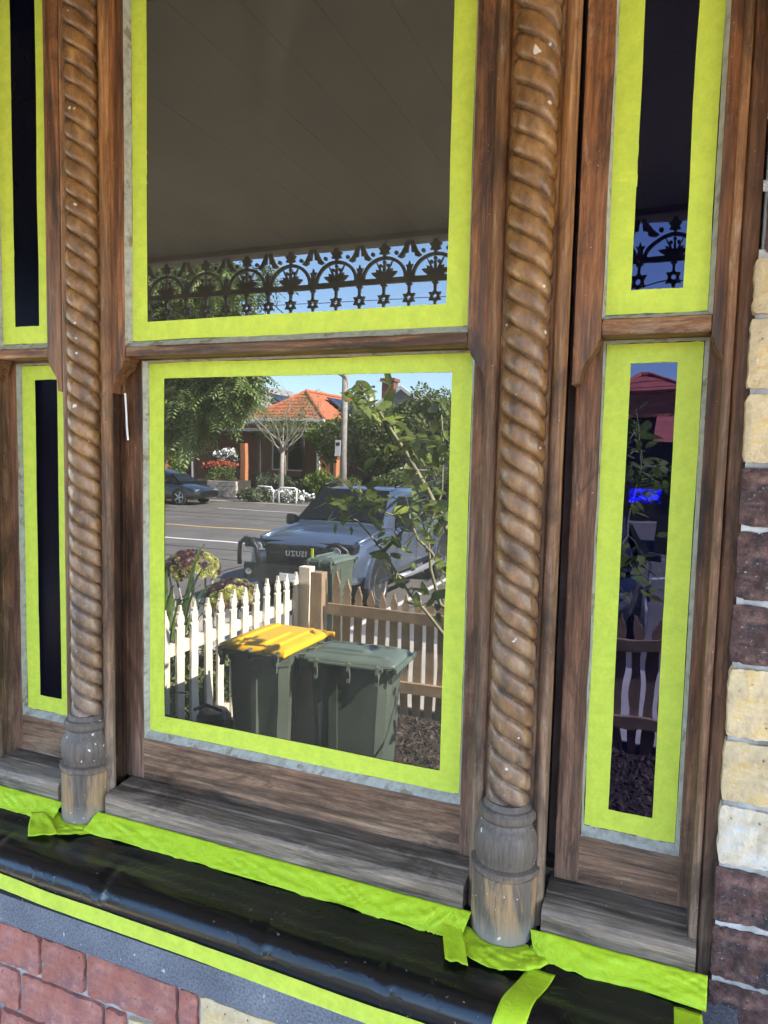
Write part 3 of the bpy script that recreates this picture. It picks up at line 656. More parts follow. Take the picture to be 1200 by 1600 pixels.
# ------------------------------------------------------------------ ground
def slab(name, x0, x1, y0, y1, z, mat, kind='structure', th=.3):
    return tag(MB().box(x0, x1, y0, y1, z-th, z).build(name, mat), kind=kind)
slab('ground', -600, 600, -600, 30, G-.06, M['verge'], th=.2)
slab('verandah_floor', -6, 6, -1.92, -.245, -.92, M['concrete'], th=.75)
def soil(u, v):
    x = -6+12*u; y = -1.9-2.95*v
    return (x, y, G + .030*noise2(x*3, y*3, 1) + .022*noise2(x*11, y*11, 2) + .012*noise2(x*31, y*31, 3))
tag(MB().grid(soil, 240, 60).build('garden_soil', M['soil'], None, 0, True), kind='structure')
slab('footpath', -60, 60, -7.05, -4.85, G+.012, M['concrete'])
slab('kerb', -60, 60, -7.25, -7.053, G+.010, M['stone'])
slab('road', -120, 120, -25.35, -7.253, G-.022, M['asphalt'])
slab('far_kerb', -120, 120, -25.62, -25.353, G+.085, M['concrete'])
slab('far_footpath', -120, 120, -31.5, -25.623, G+.06, M['asphalt_old'])
def road_line(x0, y0, x1, y1, w, mat):
    d = Vector((x1-x0, y1-y0, 0)).normalized(); n = Vector((-d.y, d.x, 0))*w/2; z = G-.018
    return tag(MB().add([(x0+n.x, y0+n.y, z), (x0-n.x, y0-n.y, z), (x1-n.x, y1-n.y, z), (x1+n.x, y1+n.y, z)], [(0, 1, 2, 3)]).build('road_marking', mat), kind='structure')
road_line(-60, -9.0, 60, -22.0, .0001, M['line_white']) if False else None
road_line(-70, -14.1, 70, -14.1, .16, M['line_white']); road_line(-70, -16.8, 70, -16.8, .16, M['line_yellow'])
for k in range(14): road_line(-66+10*k, -22.9, -60.5+10*k, -22.9, .12, M['line_white'])
for k in range(9): road_line(-11.6+2.9*k, -7.35, -11.6+2.9*k, -12.2, .10, M['line_white'])
for y in (-11.6, -12.9, -19.5, -20.7):
    tag(MB().box(-80, 80, y-.03, y+.03, G-.0219, G-.0185).build('tar_seam', M['black_rubber']), kind='structure')

# ------------------------------------------------------------------ verandah over the window
vr = thing('verandah_canopy', 'verandah roof with cream boarded ceiling seen reflected in the tall panes', 'verandah roof', (0, -.9, 1.55))
MB().box(-6, 6, -1.80, .3, 2.02, 2.08).build('roof_sheet', M['roof_grey'], vr)
nb = 60
for i in range(nb):
    x = -4.2+.14*i
    MB().box(x, x+.1390, -1.66, -.131, 1.464-.0004*random.random(), 1.480).build('ceiling_board', M['ceiling'], vr)
MB().box(-6, -4.205, -1.66, -.131, 1.465, 1.48).box(4.21, 6, -1.66, -.131, 1.465, 1.48).build('ceiling_end', M['ceiling'], vr)
MB().box(-6, 6, -1.76, -1.662, 1.443, 1.98).build('beam', M['ceiling'], vr)
MB().box(-6, 6, -.1305, -.002, 1.605, 1.66).build('cornice', M['ceiling'], vr)
for x in (-3.35, 3.4):
    p = thing('verandah_post', 'cream timber verandah post %s the windows' % ('left of' if x < 0 else 'right of'), 'post', (x, -1.71, -.92), 'verandah posts')
    MB().box(x-.05, x+.05, -1.76, -1.66, -.70, 1.442).build('shaft', M['post'], p, .008)
    MB().box(x-.065, x+.065, -1.775, -1.645, -.919, -.70).build('post_base', M['post'], p, .008)

def ring2d(cx, cz, rx, rz, w, a0, a1, n=18):
    o = [(cx+rx*math.cos(a), cz+rz*math.sin(a)) for a in [a0+(a1-a0)*i/n for i in range(n+1)]]
    i_ = [(cx+(rx-w)*math.cos(a), cz+(rz-w)*math.sin(a)) for a in [a0+(a1-a0)*i/n for i in range(n+1)]]
    return o, i_
def lace_unit(b, x, ya, yb, half_only=False):
    zb0, zb1, zt = 1.279, 1.301, 1.443
    def pr(poly): b.prism(poly, 'xz', ya, yb)
    o, n = ring2d(x, zb1, .100, .090, .013, 0, PI)
    for k in range(len(o)-1): pr([o[k], o[k+1], n[k+1], n[k]])
    def blade(cx, cz, a, L, w):   # pointed leaf from (cx,cz) at angle a
        d = (math.cos(a), math.sin(a)); q = (-d[1], d[0])
        pr([(cx+d[0]*L*t+q[0]*w*s, cz+d[1]*L*t+q[1]*w*s) for t, s in ((0, .25), (.45, 1), (.8, .55), (1, 0), (.8, -.55), (.45, -1), (0, -.25))])
    for a, L, w in ((90, .075, .006), (62, .080, .004), (118, .080, .004), (22, .062, .013), (158, .062, .013), (45, .052, .011), (135, .052, .011)): blade(x, zb1+.002, math.radians(a), L, w)
    for dx, dz in ((.016, .052), (-.016, .052), (0, .066)): pr([(x+dx+.0075*math.cos(k*PI/4), zb1+dz+.0075*math.sin(k*PI/4)) for k in range(8)])
    pr([(x-.020, zb1), (x+.020, zb1), (x+.012, zb1+.026), (x-.012, zb1+.026)])
    # finial over the arch
    pr([(x-.006, 1.388), (x+.006, 1.388), (x+.006, 1.398), (x+.024, 1.402), (x+.017, 1.412), (x+.027, 1.424), (x+.013, 1.430), (x+.008, zt), (x-.008, zt), (x-.013, 1.430), (x-.027, 1.424), (x-.017, 1.412), (x-.024, 1.402), (x-.006, 1.398)])
    for s in (1, -1):   # winged spandrels hanging between arches, with a curl
        X = lambda d: x+s*d
        p = [(X(.108), zt), (X(.094), zt), (X(.086), 1.425), (X(.074), 1.402), (X(.058), 1.385), (X(.072), 1.378), (X(.088), 1.384), (X(.090), 1.398), (X(.103), 1.400), (X(.104), 1.415)]
        pr(p if s > 0 else p[::-1])
        pr([(X(.052)+.0085*math.cos(k*PI/4), 1.402+.0085*math.sin(k*PI/4)) for k in range(8)])
        pr([(X(.1102), zb1), (X(.098), zb1), (X(.101), 1.335), (X(.094), 1.350), (X(.104), 1.349), (X(.1102), 1.366)][::s])
    for dx in (0, .11):  # star pendants under the bar
        c = x+dx; cz = 1.2185; R = .031
        pr([(c-.006, zb0), (c-.015, zb0-.006), (c-.006, zb0-.014), (c-.0045, cz+.02), (c+.0045, cz+.02), (c+.006, zb0-.014), (c+.015, zb0-.006), (c+.006, zb0)])
        st = []
        for k in range(12):
            a = PI/2+k*PI/6; r = R if k % 2 == 0 else R*.60
            st.append((c+r*math.cos(a), cz+r*math.sin(a)))
        hol = [(c+R*.28*math.cos(PI/2+k*PI/6), cz+R*.28*math.sin(PI/2+k*PI/6)) for k in range(12)]
        for k in range(12): pr([st[k], st[(k+1) % 12], hol[(k+1) % 12], hol[k]])
        pr([(c-.006, cz-R+.004), (c+.006, cz-R+.004), (c, cz-R-.008)])
fz = thing('iron_lace_frieze', 'cast iron lace frieze of arches and hanging stars below the verandah beam', 'iron lace', (0, -1.71, 1.28))
lb = MB(); lace_unit(lb, 0, -1.716, -1.704); lm = lb.mesh('lace_panel', M['iron'])
for k in range(-12, 13):
    o = link('lace_panel', lm, fz); o.location = (-.385+.2205*k, 0, 0)
MB().box(-3.3, 3.35, -1.7175, -1.7025, 1.279, 1.3015).build('rail', M['iron'], fz)

# ------------------------------------------------------------------ picket fences
def picket_poly(w, zb, zt):
    h = w/2
    return [(-h, zb), (h, zb), (h, zt-.175), (h*1.12, zt-.172), (h*1.12, zt-.158), (h*.72, zt-.150), (h*.98, zt-.118), (h*.92, zt-.088), (h*.55, zt-.060), (h*.62, zt-.050), (h*.34, zt-.040), (h*.20, zt),
            (-h*.20, zt), (-h*.34, zt-.040), (-h*.62, zt-.050), (-h*.55, zt-.060), (-h*.92, zt-.088), (-h*.98, zt-.118), (-h*.72, zt-.150), (-h*1.12, zt-.158), (-h*1.12, zt-.172), (-h, zt-.175)]
sf = thing('picket_fence', 'cream painted picket fence running from the corner post towards the window', 'fence', (-2.3, -3.8, G))
pmesh = MB().prism([(a, b) for a, b in picket_poly(.082, G+.06, -.545)], 'yz', -.010, .010).mesh('picket', M['picket'])
for i in range(16):
    y = -2.46-.1715*i
    if y < -4.72: continue
    o = link('picket', pmesh, sf); o.location = (-2.265, y, .012*noise1(i*1.9, 2)); o.rotation_euler = (.02*noise1(i*2.3, 5), 0, 0)
for z in (-.86, -1.52): MB().box(-2.322, -2.278, -4.74, -2.3, z-.045, z+.045).build('rail', M['picket'], sf)
MB().box(-2.27, -2.15, -4.86, -4.75, G, -.505).build('post', M['picket'], sf, .006)
ff = thing('picket_fence', 'bare brown timber front fence with pointed pickets beside the street path', 'fence', (0, -4.65, G))
pm2 = MB().prism(picket_poly(.074, G+.055, 0), 'xz', -.010, .010).mesh('picket', M['pine'])
for i in range(42):
    x = -1.83+.1145*i
    zt = -.655 + .150*max(0, 1-(i)/3.2)**1.5 + .006*noise1(i*2.7, 3)
    o = link('picket', pm2 if i > 2 else MB().prism(picket_poly(.074, G+.055, zt), 'xz', -.010, .010).mesh('picket', M['pine']), ff)
    o.location = (x, -4.678, zt if i > 2 else 0); o.rotation_euler = (0, .012*noise1(i*1.3, 8), 0)
for z in (-.852, -1.475): MB().box(-1.90, 3.0, -4.664, -4.622, z-.048, z+.048).build('rail', M['pine'], ff)
MB().box(-2.065, -1.945, -4.725, -4.605, G, -.520).build('post', M['pine'], ff, .006)
MB().box(1.3, 1.42, -4.725, -4.666, G, -.56).build('post', M['pine'], ff, .006)

# ------------------------------------------------------------------ wheelie bins
def wheelie_bin(x, y, zg, rz, lidm, label, s=(1, 1, 1), side=False):
    """Local frame: back (hinge and wheels) at +y, front at -y; lid ribs run front to back."""
    t = thing('wheelie_bin', label, 'wheelie bin', (0, 0, 0), 'wheelie bins')
    w, d, h = .48, .55, .93
    secs = []
    for z, k, kd in ((.08, .80, .78), (.12, .82, .80), (.86, .97, .97), (.861, 1.0, 1.0), (.93, 1.03, 1.02)):
        hw, hd = w/2*k, d/2*kd; c = .05
        yo = -.02*(1-k)
        secs.append([(-hw+c, -hd+yo, z), (hw-c, -hd+yo, z), (hw, -hd+c+yo, z), (hw, hd-c+yo, z), (hw-c, hd+yo, z), (-hw+c, hd+yo, z), (-hw, hd-c+yo, z), (-hw, -hd+c+yo, z)])
    b = MB().loft(secs)
    b.box(-.018, .018, d/2*.80, d/2*.99, .14, .80)
    smooth_angle(b.build('body', M['bin_green'], t), 40)
    for sx in (-1, 1):
        MB().prism([(sx*(w/2*.86)-.012, .30), (sx*(w/2*.86)+.012, .30), (sx*(w/2*.95)+.014, .86), (sx*(w/2*.95)-.014, .86)], 'xz', -.03+.09, .03+.09).build('side_rib', M['bin_green'], t)
    rim = MB()
    for i in range(9): rim.box(-.205+.05*i, -.190+.05*i, -d/2-.035, -d/2-.005, .845, .905)
    rim.box(-w/2-.012, w/2+.012, -d/2-.045, -d/2, .895, .93); rim.build('comb_rim', M['bin_green'], t)
    # lid: domed, with ribs and overhanging lips
    def lid(u, v):
        X = (u-.5)*2; Y = (v-.5)*2
        ex = 1-abs(X)**5; ey = 1-abs(Y)**6
        x = X*(w/2+.020); y = Y*(d/2+.050)-.01
        if Y < -.55: x *= 1-.16*((-Y-.55)/.45)**2
        z = .935 + .036*min(ex, ey)**.5 + .010*(1 if .45 < abs(X) < .62 and abs(Y) < .8 else 0) + .012*(1 if abs(X) < .30 and -.2 < Y < .75 else 0)
        return (x, y, z)
    L = MB().grid(lid, 40, 30).build('lid', lidm, t, 0, False); m = L.modifiers.new('thickness', 'SOLIDIFY'); m.thickness = .018; m.offset = -1
    smooth_angle(L, 30)
    MB().box(-w/2-.024, w/2+.024, -d/2-.075, -d/2-.050, .915, .945).build('lid_lip', lidm, L, .005)
    MB().tube([(-w/2+.02, d/2+.060, .925), (w/2-.02, d/2+.060, .925)], .016, 10).build('handle_bar', M['bin_green'], t)
    for sx in (-.20, 0, .20):
        MB().prism([(d/2-.01, .955), (d/2+.075, .950), (d/2+.085, .915), (d/2+.062, .870), (d/2+.070, .842), (d/2+.050, .842), (d/2+.046, .880), (d/2-.01, .905)], 'yz', sx-.012, sx+.012).build('hinge_bracket', M['bin_lid_green'], t)
    if side:      # clips and a grab rail along one long side
        for yy in (-.22, -.03, .20): MB().prism([(w/2-.01, .950), (w/2+.040, .945), (w/2+.055, .905), (w/2+.040, .860), (w/2+.046, .838), (w/2+.030, .838), (w/2+.024, .880), (w/2-.01, .905)], 'xz', yy-.011, yy+.011).build('clip', M['bin_lid_green'], t)
        MB().tube([(w/2+.030, -d/2+.02, .930), (w/2+.030, d/2-.02, .930)], .013, 8).build('side_rail', M['bin_lid_green'], t)
    for sx in (-1, 1):
        wh = MB().lathe([(.10, -.024), (.10, .024)], (sx*(w/2-.01), d/2-.02, .10), 'x', 20).build('wheel', M['black_rubber'], t)
        MB().lathe([(.045, -.028), (.045, .028)], (sx*(w/2-.01), d/2-.02, .10), 'x', 12).build('hub', M['bin_green'], wh)
    MB().tube([(-w/2, d/2-.02, .10), (w/2, d/2-.02, .10)], .012, 8).build('axle', M['steel'], t)
    t.location = (x, y, zg); t.rotation_euler = (0, 0, rz); t.scale = s
    return t
wheelie_bin(-1.41, -2.90, G+.03, .02, M['bin_yellow'], 'dark green wheelie bin with a bright yellow lid beside the cream pickets', (.98, 1.0, 1.12))
wheelie_bin(-.82, -2.90, G+.01, PI/2-.05, M['bin_lid_green'], 'all dark green wheelie bin right of the yellow-lidded one', (.76, .95, 1.11), True)
wheelie_bin(-2.60, -6.15, G+.02, .10, M['bin_lid_green'], 'dark green wheelie bin on the footpath behind the corner post with a lime tag', (.76, .80, 1.16))
tag(MB().box(-2.72, -2.695, -5.86, -5.845, -.60, -.50).build('lime_tag', M['tape']), 'small lime tag standing up from the lid of the footpath bin', 'tag')

# ------------------------------------------------------------------ lawn mower by the cream fence
mw = thing('lawn_mower', 'old dark lawn mower parked against the foot of the cream picket fence', 'lawn mower', (-2.05, -3.1, G))
deck = MB().loft([[(-2.05+rx*math.cos(a), -3.10+ry*math.sin(a), G+z) for a in [k*PI/10 for k in range(20)]] for rx, ry, z in ((.24, .30, .06), (.25, .31, .14), (.22, .28, .20), (.12, .16, .24))]).build('deck', M['steel'], mw); smooth_angle(deck)
MB().lathe([(.115, 0), (.125, .03), (.125, .16), (.10, .20), (.05, .215)], (-2.05, -3.10, G+.23), 'z', 20).build('engine', M['black_plastic'], mw)
MB().box(-1.97, -1.87, -3.24, -3.14, G+.24, G+.36).build('fuel_tank', M['black_plastic'], mw, .02)
for dx, dy in ((-.22, -.26), (.22, -.26), (-.22, .26), (.22, .26)):
    wh = MB().lathe([(.06, -.03), (.10, -.028), (.10, .028), (.06, .03)], (-2.05+dx, -3.10+dy, G+.10), 'x', 18).build('wheel', M['black_rubber'], mw)
    MB().lathe([(.05, -.033), (.05, .033)], (-2.05+dx, -3.10+dy, G+.10), 'x', 12).build('hub', M['steel'], wh)
for sx in (-.19, .19): MB().tube([(-2.05+sx, -2.85, G+.18), (-2.05+sx, -2.60, G+.45), (-2.05+sx, -2.44, G+.62)], .013, 8).build('handle_tube', M['steel'], mw)
MB().tube([(-2.24, -2.44, G+.62), (-1.86, -2.44, G+.62)], .016, 8).build('grip', M['black_rubber'], mw)
MB().tube([(-2.16, -3.02, G+.44), (-2.05, -3.0, G+.50), (-1.94, -3.05, G+.46)], .012, 6).build('guard', M['black_plastic'], mw)

# ------------------------------------------------------------------ plants by the fence
def rosette(b, c, nrm, R, n=3, dark=False):
    nrm = Vector(nrm).normalized(); u = nrm.orthogonal().normalized(); w = nrm.cross(u); c = Vector(c)
    for ringi in range(n):
        k = 15-3*ringi; L = R*(1-.26*ringi); up = .10+.32*ringi
        for i in range(k):
            a = 2*PI*(i+.5*ringi)/k+random.uniform(-.1, .1); d = (math.cos(a)*u+math.sin(a)*w); s = nrm.cross(d)
            p0 = c+nrm*.004*ringi; q = lambda t, sd: p0+d*(L*t*math.cos(up))+nrm*(L*t*math.sin(up)+.03*R*math.sin(t*PI))+s*sd*L
            b.add([q(.05, 0), q(.6, .13), q(.9, .11), q(1.0, 0), q(.9, -.11), q(.6, -.13), q(.6, 0)+nrm*-.02*R], [(0, 6, 1), (1, 6, 2), (2, 6, 3), (3, 6, 4), (4, 6, 5), (5, 6, 0)])
def aeonium(label, base, c, R3, nros, r, seed):
    random.seed(seed)
    t = thing('aeonium', label, 'succulent plant', base, 'aeonium plants')
    for i in range(nros):
        ph = 2*PI*i*.618; el = math.asin(min(.97, (i+.5)/nros)); d = Vector((math.cos(ph)*math.cos(el), math.sin(ph)*math.cos(el), math.sin(el)*1.25-.25)).normalized()
        p = Vector(c)+Vector((d.x*R3[0], d.y*R3[1], d.z*R3[2])); rr = r*random.uniform(.75, 1.15)
        b = MB(); rosette(b, p, d+Vector((.25, .1, .25)), rr); b.build('rosette', M['aeon' if random.random() < .68 else 'aeon_dark'], t, 0, False, False)
        s = Vector(base)+Vector((random.uniform(-.05, .05), random.uniform(-.05, .05), .03)); m = s.lerp(p, .55)+Vector((0, 0, -.12))
        if i % 7 == 0: MB().tube([s, s.lerp(m, .6)+Vector((random.uniform(-.04, .04), 0, .02)), m, p-d*.01], [.016, .014, .012, .010], 6).build('stem', M['bark_pale'], t)
    return t
aeonium('tall branching aeonium with dark red and lime rosettes above the cream fence', (-3.40, -4.72, G), (-3.47, -4.72, -.62), (.27, .25, .17), 52, .062, 3)
aeonium('low spreading aeonium with maroon and lime rosettes right behind the cream pickets', (-2.75, -4.35, G), (-2.74, -4.36, -.78), (.21, .24, .15), 44, .062, 5)
def strap_plant(label, base, n, L, w, seed, mat='leaf_strap', spread=.9):
    random.seed(seed); t = thing('strap_plant', label, 'plant', base, 'strappy plants behind the cream fence'); m = []
    for v in range(3):
        b = MB()
        for k in range(1):
            prof = []; 
            for i in range(7):
                q = i/6; prof.append((q*L*.62, L*(q-.42*q**2.4), w*(1-q**3)*(.55+.45*min(1, q*4))))
            vs = []
            for X, Z, W in prof: vs += [(X, -W/2, Z), (X, W/2, Z), (X+.0, 0, Z-.01)]
            fs = []
            for i in range(6): fs += [(3*i, 3*i+3, 3*i+5, 3*i+2), (3*i+2, 3*i+5, 3*i+4, 3*i+1)]
            b.add(vs, fs)
        m.append(b.mesh('leaf', M[mat], 0, True, False))
    for i in range(n):
        o = link('leaf', m[i % 3], t); o.location = Vector(base)+Vector((random.uniform(-.06, .06), random.uniform(-.06, .06), .02)); s = random.uniform(.65, 1.1)
        o.scale = (s*random.uniform(.4, 1.2)*spread, s, s*random.uniform(.85, 1.15)); o.rotation_euler = (0, 0, random.uniform(0, 2*PI))
    return t
strap_plant('clump of long narrow green strap leaves at the left behind the cream fence', (-3.12, -3.85, G), 60, 2.15, .05, 4, 'leaf_strap', .42)
strap_plant('lower clump of dark strap leaves between the cream pickets', (-2.62, -3.65, G), 36, .75, .045, 9)
strap_plant('clump of strap leaves by the left end of the cream fence', (-2.75, -3.05, G), 40, .9, .05, 12)
def leaf_cloud(pts, size, seed, aspect=.42, droop=.3):
    """Cheap leaves: one folded quad each, numpy-built."""
    rng = np.random.default_rng(seed); n = len(pts); P = np.asarray(pts)
    d = rng.normal(size=(n, 3)); d[:, 2] -= droop; d /= np.linalg.norm(d, axis=1)[:, None]
    u = rng.normal(size=(n, 3)); s = np.cross(d, u); s /= np.linalg.norm(s, axis=1)[:, None]
    L = size*rng.uniform(.6, 1.3, n)[:, None]; nn = np.cross(s, d)
    v = np.stack([P, P+d*L*.5+s*L*aspect*.5+nn*L*.08, P+d*L, P+d*L*.5-s*L*aspect*.5+nn*L*.08], 1).reshape(-1, 3)
    f = np.arange(4*n).reshape(-1, 4)
    return v, f
def np_mesh(name, v, f, mat):
    me = bpy.data.meshes.new(name); me.vertices.add(len(v)); me.vertices.foreach_set('co', np.asarray(v, np.float32).ravel())
    k = f.shape[1]; me.loops.add(f.size); me.loops.foreach_set('vertex_index', f.astype(np.int32).ravel())
    me.polygons.add(len(f)); me.polygons.foreach_set('loop_start', np.arange(0, f.size, k, dtype=np.int32)); me.polygons.foreach_set('loop_total', np.full(len(f), k, np.int32))
    me.materials.append(mat); me.update(calc_edges=True); return me
def blob_pts(c, R, n, seed, clumps=14, hollow=.55, tight=.34):
    rng = np.random.default_rng(seed); c = np.asarray(c); R = np.asarray(R)
    d = rng.normal(size=(clumps, 3)); d /= np.linalg.norm(d, axis=1)[:, None]; cc = d*rng.uniform(hollow, .85, clumps)[:, None]
    k = rng.integers(0, clumps, n); q = rng.normal(size=(n, 3)); q /= np.linalg.norm(q, axis=1)[:, None]
    p = cc[k]+q*(tight*rng.uniform(.3, 1, n)**.4)[:, None]
    return c+p*R
def bush(name, label, cat, c, R, n, size, mat, seed, group=None, clumps=14, aspect=.45, kind=None, trunk=True):
    base = (c[0], c[1], G); t = thing(name, label, cat, base, group)
    v, f = leaf_cloud(blob_pts(c, R, n, seed, clumps), size, seed+1, aspect); link('foliage', np_mesh('foliage', v, f, M[mat]), t)
    if trunk:
        b = MB(); random.seed(seed)
        for i in range(4):
            a = 2*PI*i/4+random.random(); tip = Vector(c)+Vector((math.cos(a)*R[0]*.5, math.sin(a)*R[1]*.5, R[2]*.2))
            b.tube([Vector(base), Vector(base).lerp(tip, .5)+Vector((0, 0, .05)), tip], [R[0]*.07, R[0]*.05, R[0]*.02], 6)
        b.build('stems', M['bark'], t)
    return t
bush('garden_shrub', 'low dark leafy shrub filling behind the cream pickets', 'shrub', (-2.95, -3.75, -1.40), (.55, .9, .38), 2600, .075, 'leaf_dark', 21, 'shrubs behind the cream fence')
bush('garden_shrub', 'grey-green shrub at the far left behind the cream pickets', 'shrub', (-3.85, -4.1, -1.05), (.45, .5, .62), 2600, .08, 'leaf_grey', 23, 'shrubs behind the cream fence')
# dead vine and litter over the soil by the front fence
rng = np.random.default_rng(5); P = np.stack([rng.uniform(-1.9, 1.2, 2600), rng.uniform(-4.55, -3.2, 2600), np.full(2600, G+.03)+rng.uniform(0, .05, 2600)], 1)
v, f = leaf_cloud(P, .055, 8, .35, 0); M['litter'] = simple('dry_leaf_litter', (.09, .06, .042), .9, .5, 12)
tag(link('leaf_litter', np_mesh('leaf_litter', v, f, M['litter'])), kind='stuff')

# ------------------------------------------------------------------ lemon tree between the fence and the window
CL=[(-0.491,-2.118,0.933,14),(-0.560,-2.385,0.916,16),(-0.500,-2.367,0.813,14),(-0.508,-2.144,0.804,6),(-0.388,-2.290,0.718,10),(-0.319,-2.290,0.649,14),(-0.276,-2.385,0.563,12),(-0.242,-2.462,0.649,16),(-0.096,-2.238,0.684,14),(-0.078,-2.204,0.555,16),(-0.225,-2.471,0.469,12),(-0.242,-2.299,0.469,8),(-0.569,-2.299,0.400,8),(-0.397,-2.041,0.340,14),(-0.551,-2.161,0.279,12),(-0.680,-2.230,0.297,8),(-0.379,-2.144,0.288,12),(-0.422,-2.410,0.168,8),(-0.328,-2.445,0.271,14),(-0.139,-2.161,0.305,16),(-0.070,-2.187,0.340,16),(-0.121,-2.367,0.185,12),(-0.250,-2.479,0.150,10),(-0.250,-2.247,0.142,6),(-0.285,-2.152,0.073,6),(-0.216,-2.256,-0.125,8),(-0.087,-2.144,-0.125,6),(-0.078,-2.238,0.073,8),(-0.311,-2.230,-0.056,4),(-0.147,-2.393,0.821,8),
    (0.764,-2.918,0.821,8),(0.764,-2.832,0.675,10),(0.807,-3.012,0.649,8),(0.764,-2.849,0.580,10),(0.833,-2.832,0.580,10),(0.876,-3.030,0.494,10),(0.807,-3.288,0.469,10),(0.928,-3.262,0.434,10),(0.773,-3.184,0.391,10),(0.859,-2.909,0.391,10),(0.962,-3.141,0.512,6),(0.842,-2.909,0.090,4),(0.876,-2.858,-0.030,6),(0.799,-2.789,0.039,5),(0.945,-2.901,-0.056,4),(0.756,-3.210,-0.211,4)]
BR = {'a': [(0.119,-2.402,G),(0.102,-2.402,-0.692),(0.033,-2.393,-0.176),(-0.087,-2.385,0.176),(-0.190,-2.367,0.383),(-0.293,-2.333,0.563),(-0.379,-2.316,0.684),(-0.440,-2.299,0.778),(-0.500,-2.281,0.873),(-0.560,-2.264,0.942)],
      'b': [(0.085,-2.393,-0.563),(-0.096,-2.342,-0.331),(-0.190,-2.307,-0.211),(-0.250,-2.290,-0.151),(-0.397,-2.256,0.073),(-0.465,-2.230,0.159),(-0.526,-2.213,0.228),(-0.680,-2.178,0.305)],
      'c': [(0.051,-2.393,-0.219),(-0.078,-2.367,-0.047),(-0.164,-2.350,0.073),(-0.233,-2.324,0.142),(-0.276,-2.316,0.236),(-0.405,-2.264,0.279),(-0.551,-2.238,0.400)],
      'd': [(0.059,-2.393,-0.305),(-0.104,-2.350,-0.194),(-0.164,-2.342,-0.013),(-0.190,-2.350,0.185),(-0.130,-2.385,0.391),(-0.139,-2.410,0.649),(-0.156,-2.410,0.821)],
      'e': [(-0.397,-2.256,0.073),(-0.319,-2.290,0.168),(-0.216,-2.342,0.288)], 'h': [(0.119,-2.402,-0.950),(0.481,-2.677,-0.348),(0.782,-2.892,0.168),(0.825,-2.978,0.555),(0.782,-2.892,0.856)]}
lt = thing('lemon_tree', 'young lemon tree with thin arching branches and glossy leaves in front of the bins', 'lemon tree', (0.119,-2.402,G))
for k_, pts in BR.items(): MB().tube(pts, [(.019 if k_ == 'a' else .011)*(1-.72*i/(len(pts)-1)) for i in range(len(pts))], 6).build('trunk' if k_ == 'a' else 'branch', M['twig'], lt, 0, True)
def lemon_leaf(mat, curl):
    b = MB(); n = 6; vs = []; fs = []
    for i in range(n+1):
        q = i/n; w = .24*math.sin(PI*min(1, q*1.02)**.85)*(1 if q < .999 else 0)+.004; z = curl*q*q
        vs += [(q, -w, z+.07*abs(w)*2), (q, 0, z), (q, w, z+.07*abs(w)*2)]
    for i in range(n): fs += [(3*i, 3*i+3, 3*i+4, 3*i+1), (3*i+1, 3*i+4, 3*i+5, 3*i+2)]
    return b.add(vs, fs).mesh('leaf', mat, 0, True, False)
LM = [lemon_leaf(M['leaf_lemon'], c) for c in (-.10, -.28, .06)] + [lemon_leaf(M['leaf_lemon_new'], -.12)]
random.seed(17); cnt = 0; rest = MB(); tw = MB()
allp = [Vector(p) for pts in BR.values() for a, c in zip(pts, pts[1:]) for p in [Vector(a).lerp(Vector(c), q/6) for q in range(6)] if p[2] > -.5]
for cx, cy, cz, n in CL:
    c = Vector((cx, cy, cz)); near = min(allp, key=lambda p: (p-c).length)
    tw.tube([near, near.lerp(c, .6)+Vector((0, 0, .02)), c+(c-near).normalized()*.06], [.004, .003, .0015], 5)
    for j in range(n):
        d = Vector((random.gauss(0, 1), random.gauss(0, 1), random.gauss(.1, .8))).normalized(); p = c+Vector((random.gauss(0, .048), random.gauss(0, .048), random.gauss(0, .052)))
        s = random.uniform(.058, .128); m = LM[3] if random.random() < .13 else random.choice(LM[:3])
        q = d.to_track_quat('X', 'Z'); q.rotate(Matrix.Rotation(random.uniform(-.9, .9), 3, d))
        if cnt < 298:
            o = link('leaf', m, lt); o.location = p; o.rotation_mode = 'QUATERNION'; o.rotation_quaternion = q; o.scale = (s, s*random.uniform(.75, 1.1), s)
        else:
            mat = Matrix.Translation(p) @ q.to_matrix().to_4x4() @ Matrix.Scale(s, 4); vs = [mat @ vv.co for vv in m.vertices]; rest.add(vs, [tuple(pp.vertices) for pp in m.polygons])
        cnt += 1
tw.build('twigs', M['twig'], lt, 0, True)
if rest.v: tag(rest.build('foliage', M['leaf_lemon'], lt, 0, True, False), kind='stuff')
# ------------------------------------------------------------------ utility pick-up nosing in to the kerb (its nose points at the house)
def wheel(parent, x, y, z, r, w, sgn, spokes=6, black=False):
    t = MB().lathe([(r*.66, -w/2), (r*.93, -w/2), (r, -w/2+.03), (r, w/2-.03), (r*.93, w/2), (r*.66, w/2)], (x, y, z), 'x', 32).build('wheel', M['black_rubber'], parent); smooth_angle(t, 30)
    b = MB(); xo = x+sgn*w*.46
    b.lathe([(r*.67, -.02), (r*.70, 0), (r*.67, .02), (r*.60, 0)], (xo, y, z), 'x', 32, cap=False)
    for i in range(spokes):
        a = 2*PI*i/spokes; d = Vector((0, math.cos(a), math.sin(a))); n = Vector((0, -d.z, d.y))
        for off in (-.045, .045): b.obox(Vector((xo, y, z))+d*r*.36+n*off*r*1.2, (.010, 0, 0), d*r*.30, n*.018)
    b.lathe([(r*.17, -.015), (r*.15, .015)], (xo, y, z), 'x', 14)
    b.build('rim', M['alloy'], t)
    MB().lathe([(r*.64, -w*.1), (r*.64, w*.1)], (x, y, z), 'x', 24).build('brake_disc', M['black_plastic'], t)
    for i in range(44):
        pass
    return t
